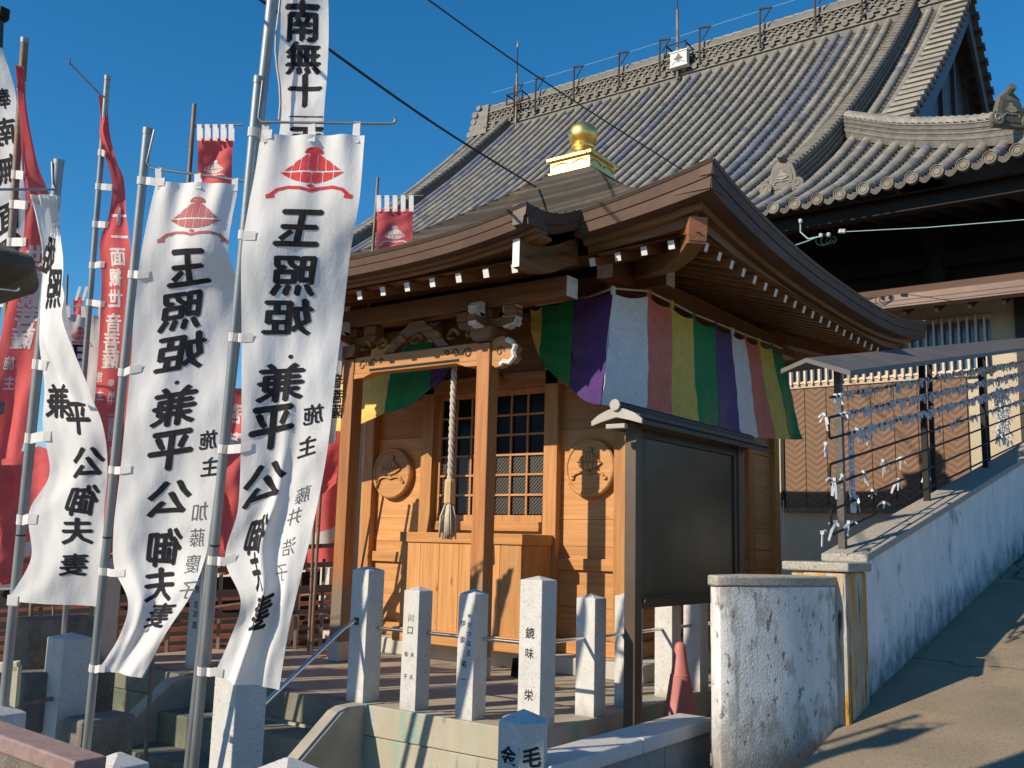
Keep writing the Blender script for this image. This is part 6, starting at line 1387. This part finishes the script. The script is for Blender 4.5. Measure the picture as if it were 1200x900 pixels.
t = stone_post(pz_.x, pz_.y, .22, pz_.z+.76, 'shaded granite post on the lower ground left of the stairs', z0=-.76, group='granite posts below the platform')
rail(at_d(10, 829, 6.4), at_d(75, 816, 6.95), 'dull rail running from the left edge to the shaded post', .016, M_RUSTPOLE, grp='dull rails at the lower left')
# stone lantern at the left edge: only the corner of its cap is in view
lp = at_d(-62, 315, 2.5); lk = 2.5/3.3; ln = thing('stone_lantern', 'mossy brown stone lantern whose cap corner enters at the left edge', 'stone lantern', (lp.x, lp.y, -.76))
g = MB(); c = V(lp.x, lp.y, 0); a0 = math.atan2(rt.y, rt.x)-.12
ring = lambda r_, z, dz=0: [c+V(r_*math.cos(a0+k*math.pi/3), r_*math.sin(a0+k*math.pi/3), z+dz) for k in range(6)]
zc = lp.z
R0, R1, R2, R3 = ring(.315*lk, zc+.035*lk), ring(.315*lk, zc-.01*lk), ring(.13*lk, zc-.115*lk), ring(.10*lk, zc+.12*lk)
g.add(R0+R1+R2+R3, [(k, (k+1)%6, 18+(k+1)%6, 18+k) for k in range(6)]+[(6+k, 6+(k+1)%6, (k+1)%6, k) for k in range(6)]+[(12+k, 12+(k+1)%6, 6+(k+1)%6, 6+k) for k in range(6)]+[(18, 19, 20, 21, 22, 23), (17, 16, 15, 14, 13, 12)])
g.build('cap_stone', mat('mossy_stone', (.15,.125,.09), (.09,.078,.058), 12, rough=.9, bump=.6, bscale=50), ln, bevel=.012)
MB().lathe((lp.x, lp.y, zc-.32), [(.09, 0), (.097, .01), (.09, .22), (.09, .235)], 6).build('light_box', M_GRANDARK, ln); MB().lathe((lp.x, lp.y, zc-.40), [(.08, 0), (.165, .04), (.165, .07)], 6).build('platform_stone', M_GRANDARK, ln); MB().lathe((lp.x, lp.y, -.76), [(.22, 0), (.22, .15), (.10, .2), (.15, .25), (.15, zc-.84+.76)], 12).build('shaft', M_GRANDARK, ln); MB().lathe((lp.x, lp.y, zc+.09), [(.045, 0), (.068, .045), (.045, .105), (.008, .135)], 12).build('jewel', M_GRANDARK, ln)
MB().tube([at_d(-5, 338, 2.3), at_d(18, 341, 2.3), at_d(22, 340, 2.3), at_d(22.5, 337.5, 2.3)], .0026, 6).build('wire_hook', M_STEEL, ln)
# lamp post head at the very corner
lpt = thing('lamp_post', 'dark lamp head on a thin post at the upper left corner', 'lamp', down(at_d(-2, 60, 9), at_d(0, 0, 9)))
MB().tube([down(at_d(-2, 60, 9), at_d(0, 0, 9)), at_d(1, 8, 9)], .03, 8).build('post', M_DARKMETAL, lpt)
MB().cbox(at_d(3, 17, 9), (.10, .10, .12)).build('lamp_head', M_BLACK, lpt, bevel=.02)
# ------------------------------------------------------------------ wires
def wire(pts, r, m, lb, grp='overhead wires'):
    P = [smooth_track(pts, i/40) for i in range(41)]; o = MB().tube(P, r, 6).build('overhead_wire', m, smooth=True); return tag(o, lb, 'wire', grp)
pA, pB = at_d(300, -4, 7.0), at_y(628, 219, 9.6); wire([at_d(-300, -440, 4.0), pA, lerp(pA, pB, .5)-V(0,0,.06), pB], .012, M_WIRE, 'dark green wire crossing the sky and ending on the small shrine roof')
pA, pB = at_d(498, -3, 12), at_d(790, 196, 20); wire([at_d(60, -330, 6), pA, lerp(pA, pB, .5)-V(0,0,.03), at_d(900, 262, 24)], .012, M_WIRE, 'dark thin wire crossing in front of the big tiled roof')
pA, pB = at_y(944, 277, 14.6), at_y(1206, 257, 14.0); cb_ = thing('cable_connector', 'bundle of pale cable, coils and white connectors under the temple eave', 'cable', pA)
MB().tube([at_y(982, 272, 14.6), lerp(at_y(982, 272, 14.6), pB, .5)-V(0,0,.02), pB, at_y(1400, 240, 13.5)], .006, 6).build('pale_cable', M_CYAN, cb_)
for k in range(3):
    c = at_y(965+4*k, 281, 14.6); r_ = .12-.02*k; MB().tube([c+V(r_*math.cos(a_), .02*k, r_*.75*math.sin(a_)) for a_ in [2*math.pi*i/18 for i in range(19)]], .007, 5).build('coil', M_WIRE, cb_)
for px, py in ((938, 259), (962, 276), (971, 275), (985, 271), (989, 271)): c = at_y(px, py, 14.55); MB().lathe(c-V(0,0,.03), [(.02, 0), (.034, .015), (.022, .03), (.034, .045), (.02, .06)], 10).build('insulator', M_SIGNWHITE, cb_)
MB().tube([at_y(938, 260, 14.6), at_y(938, 272, 14.6), at_y(947, 280, 14.6), at_y(962, 277, 14.6)], .012, 6).build('bracket', M_CYAN, cb_)
MB().tube([at_y(930, 288, 14.6), at_y(945, 283, 14.6), at_y(960, 277, 14.6)], .008, 5).build('wire_end', M_CYAN, cb_)

bpy.data.objects.remove(_fo); bpy.data.curves.remove(_fc)
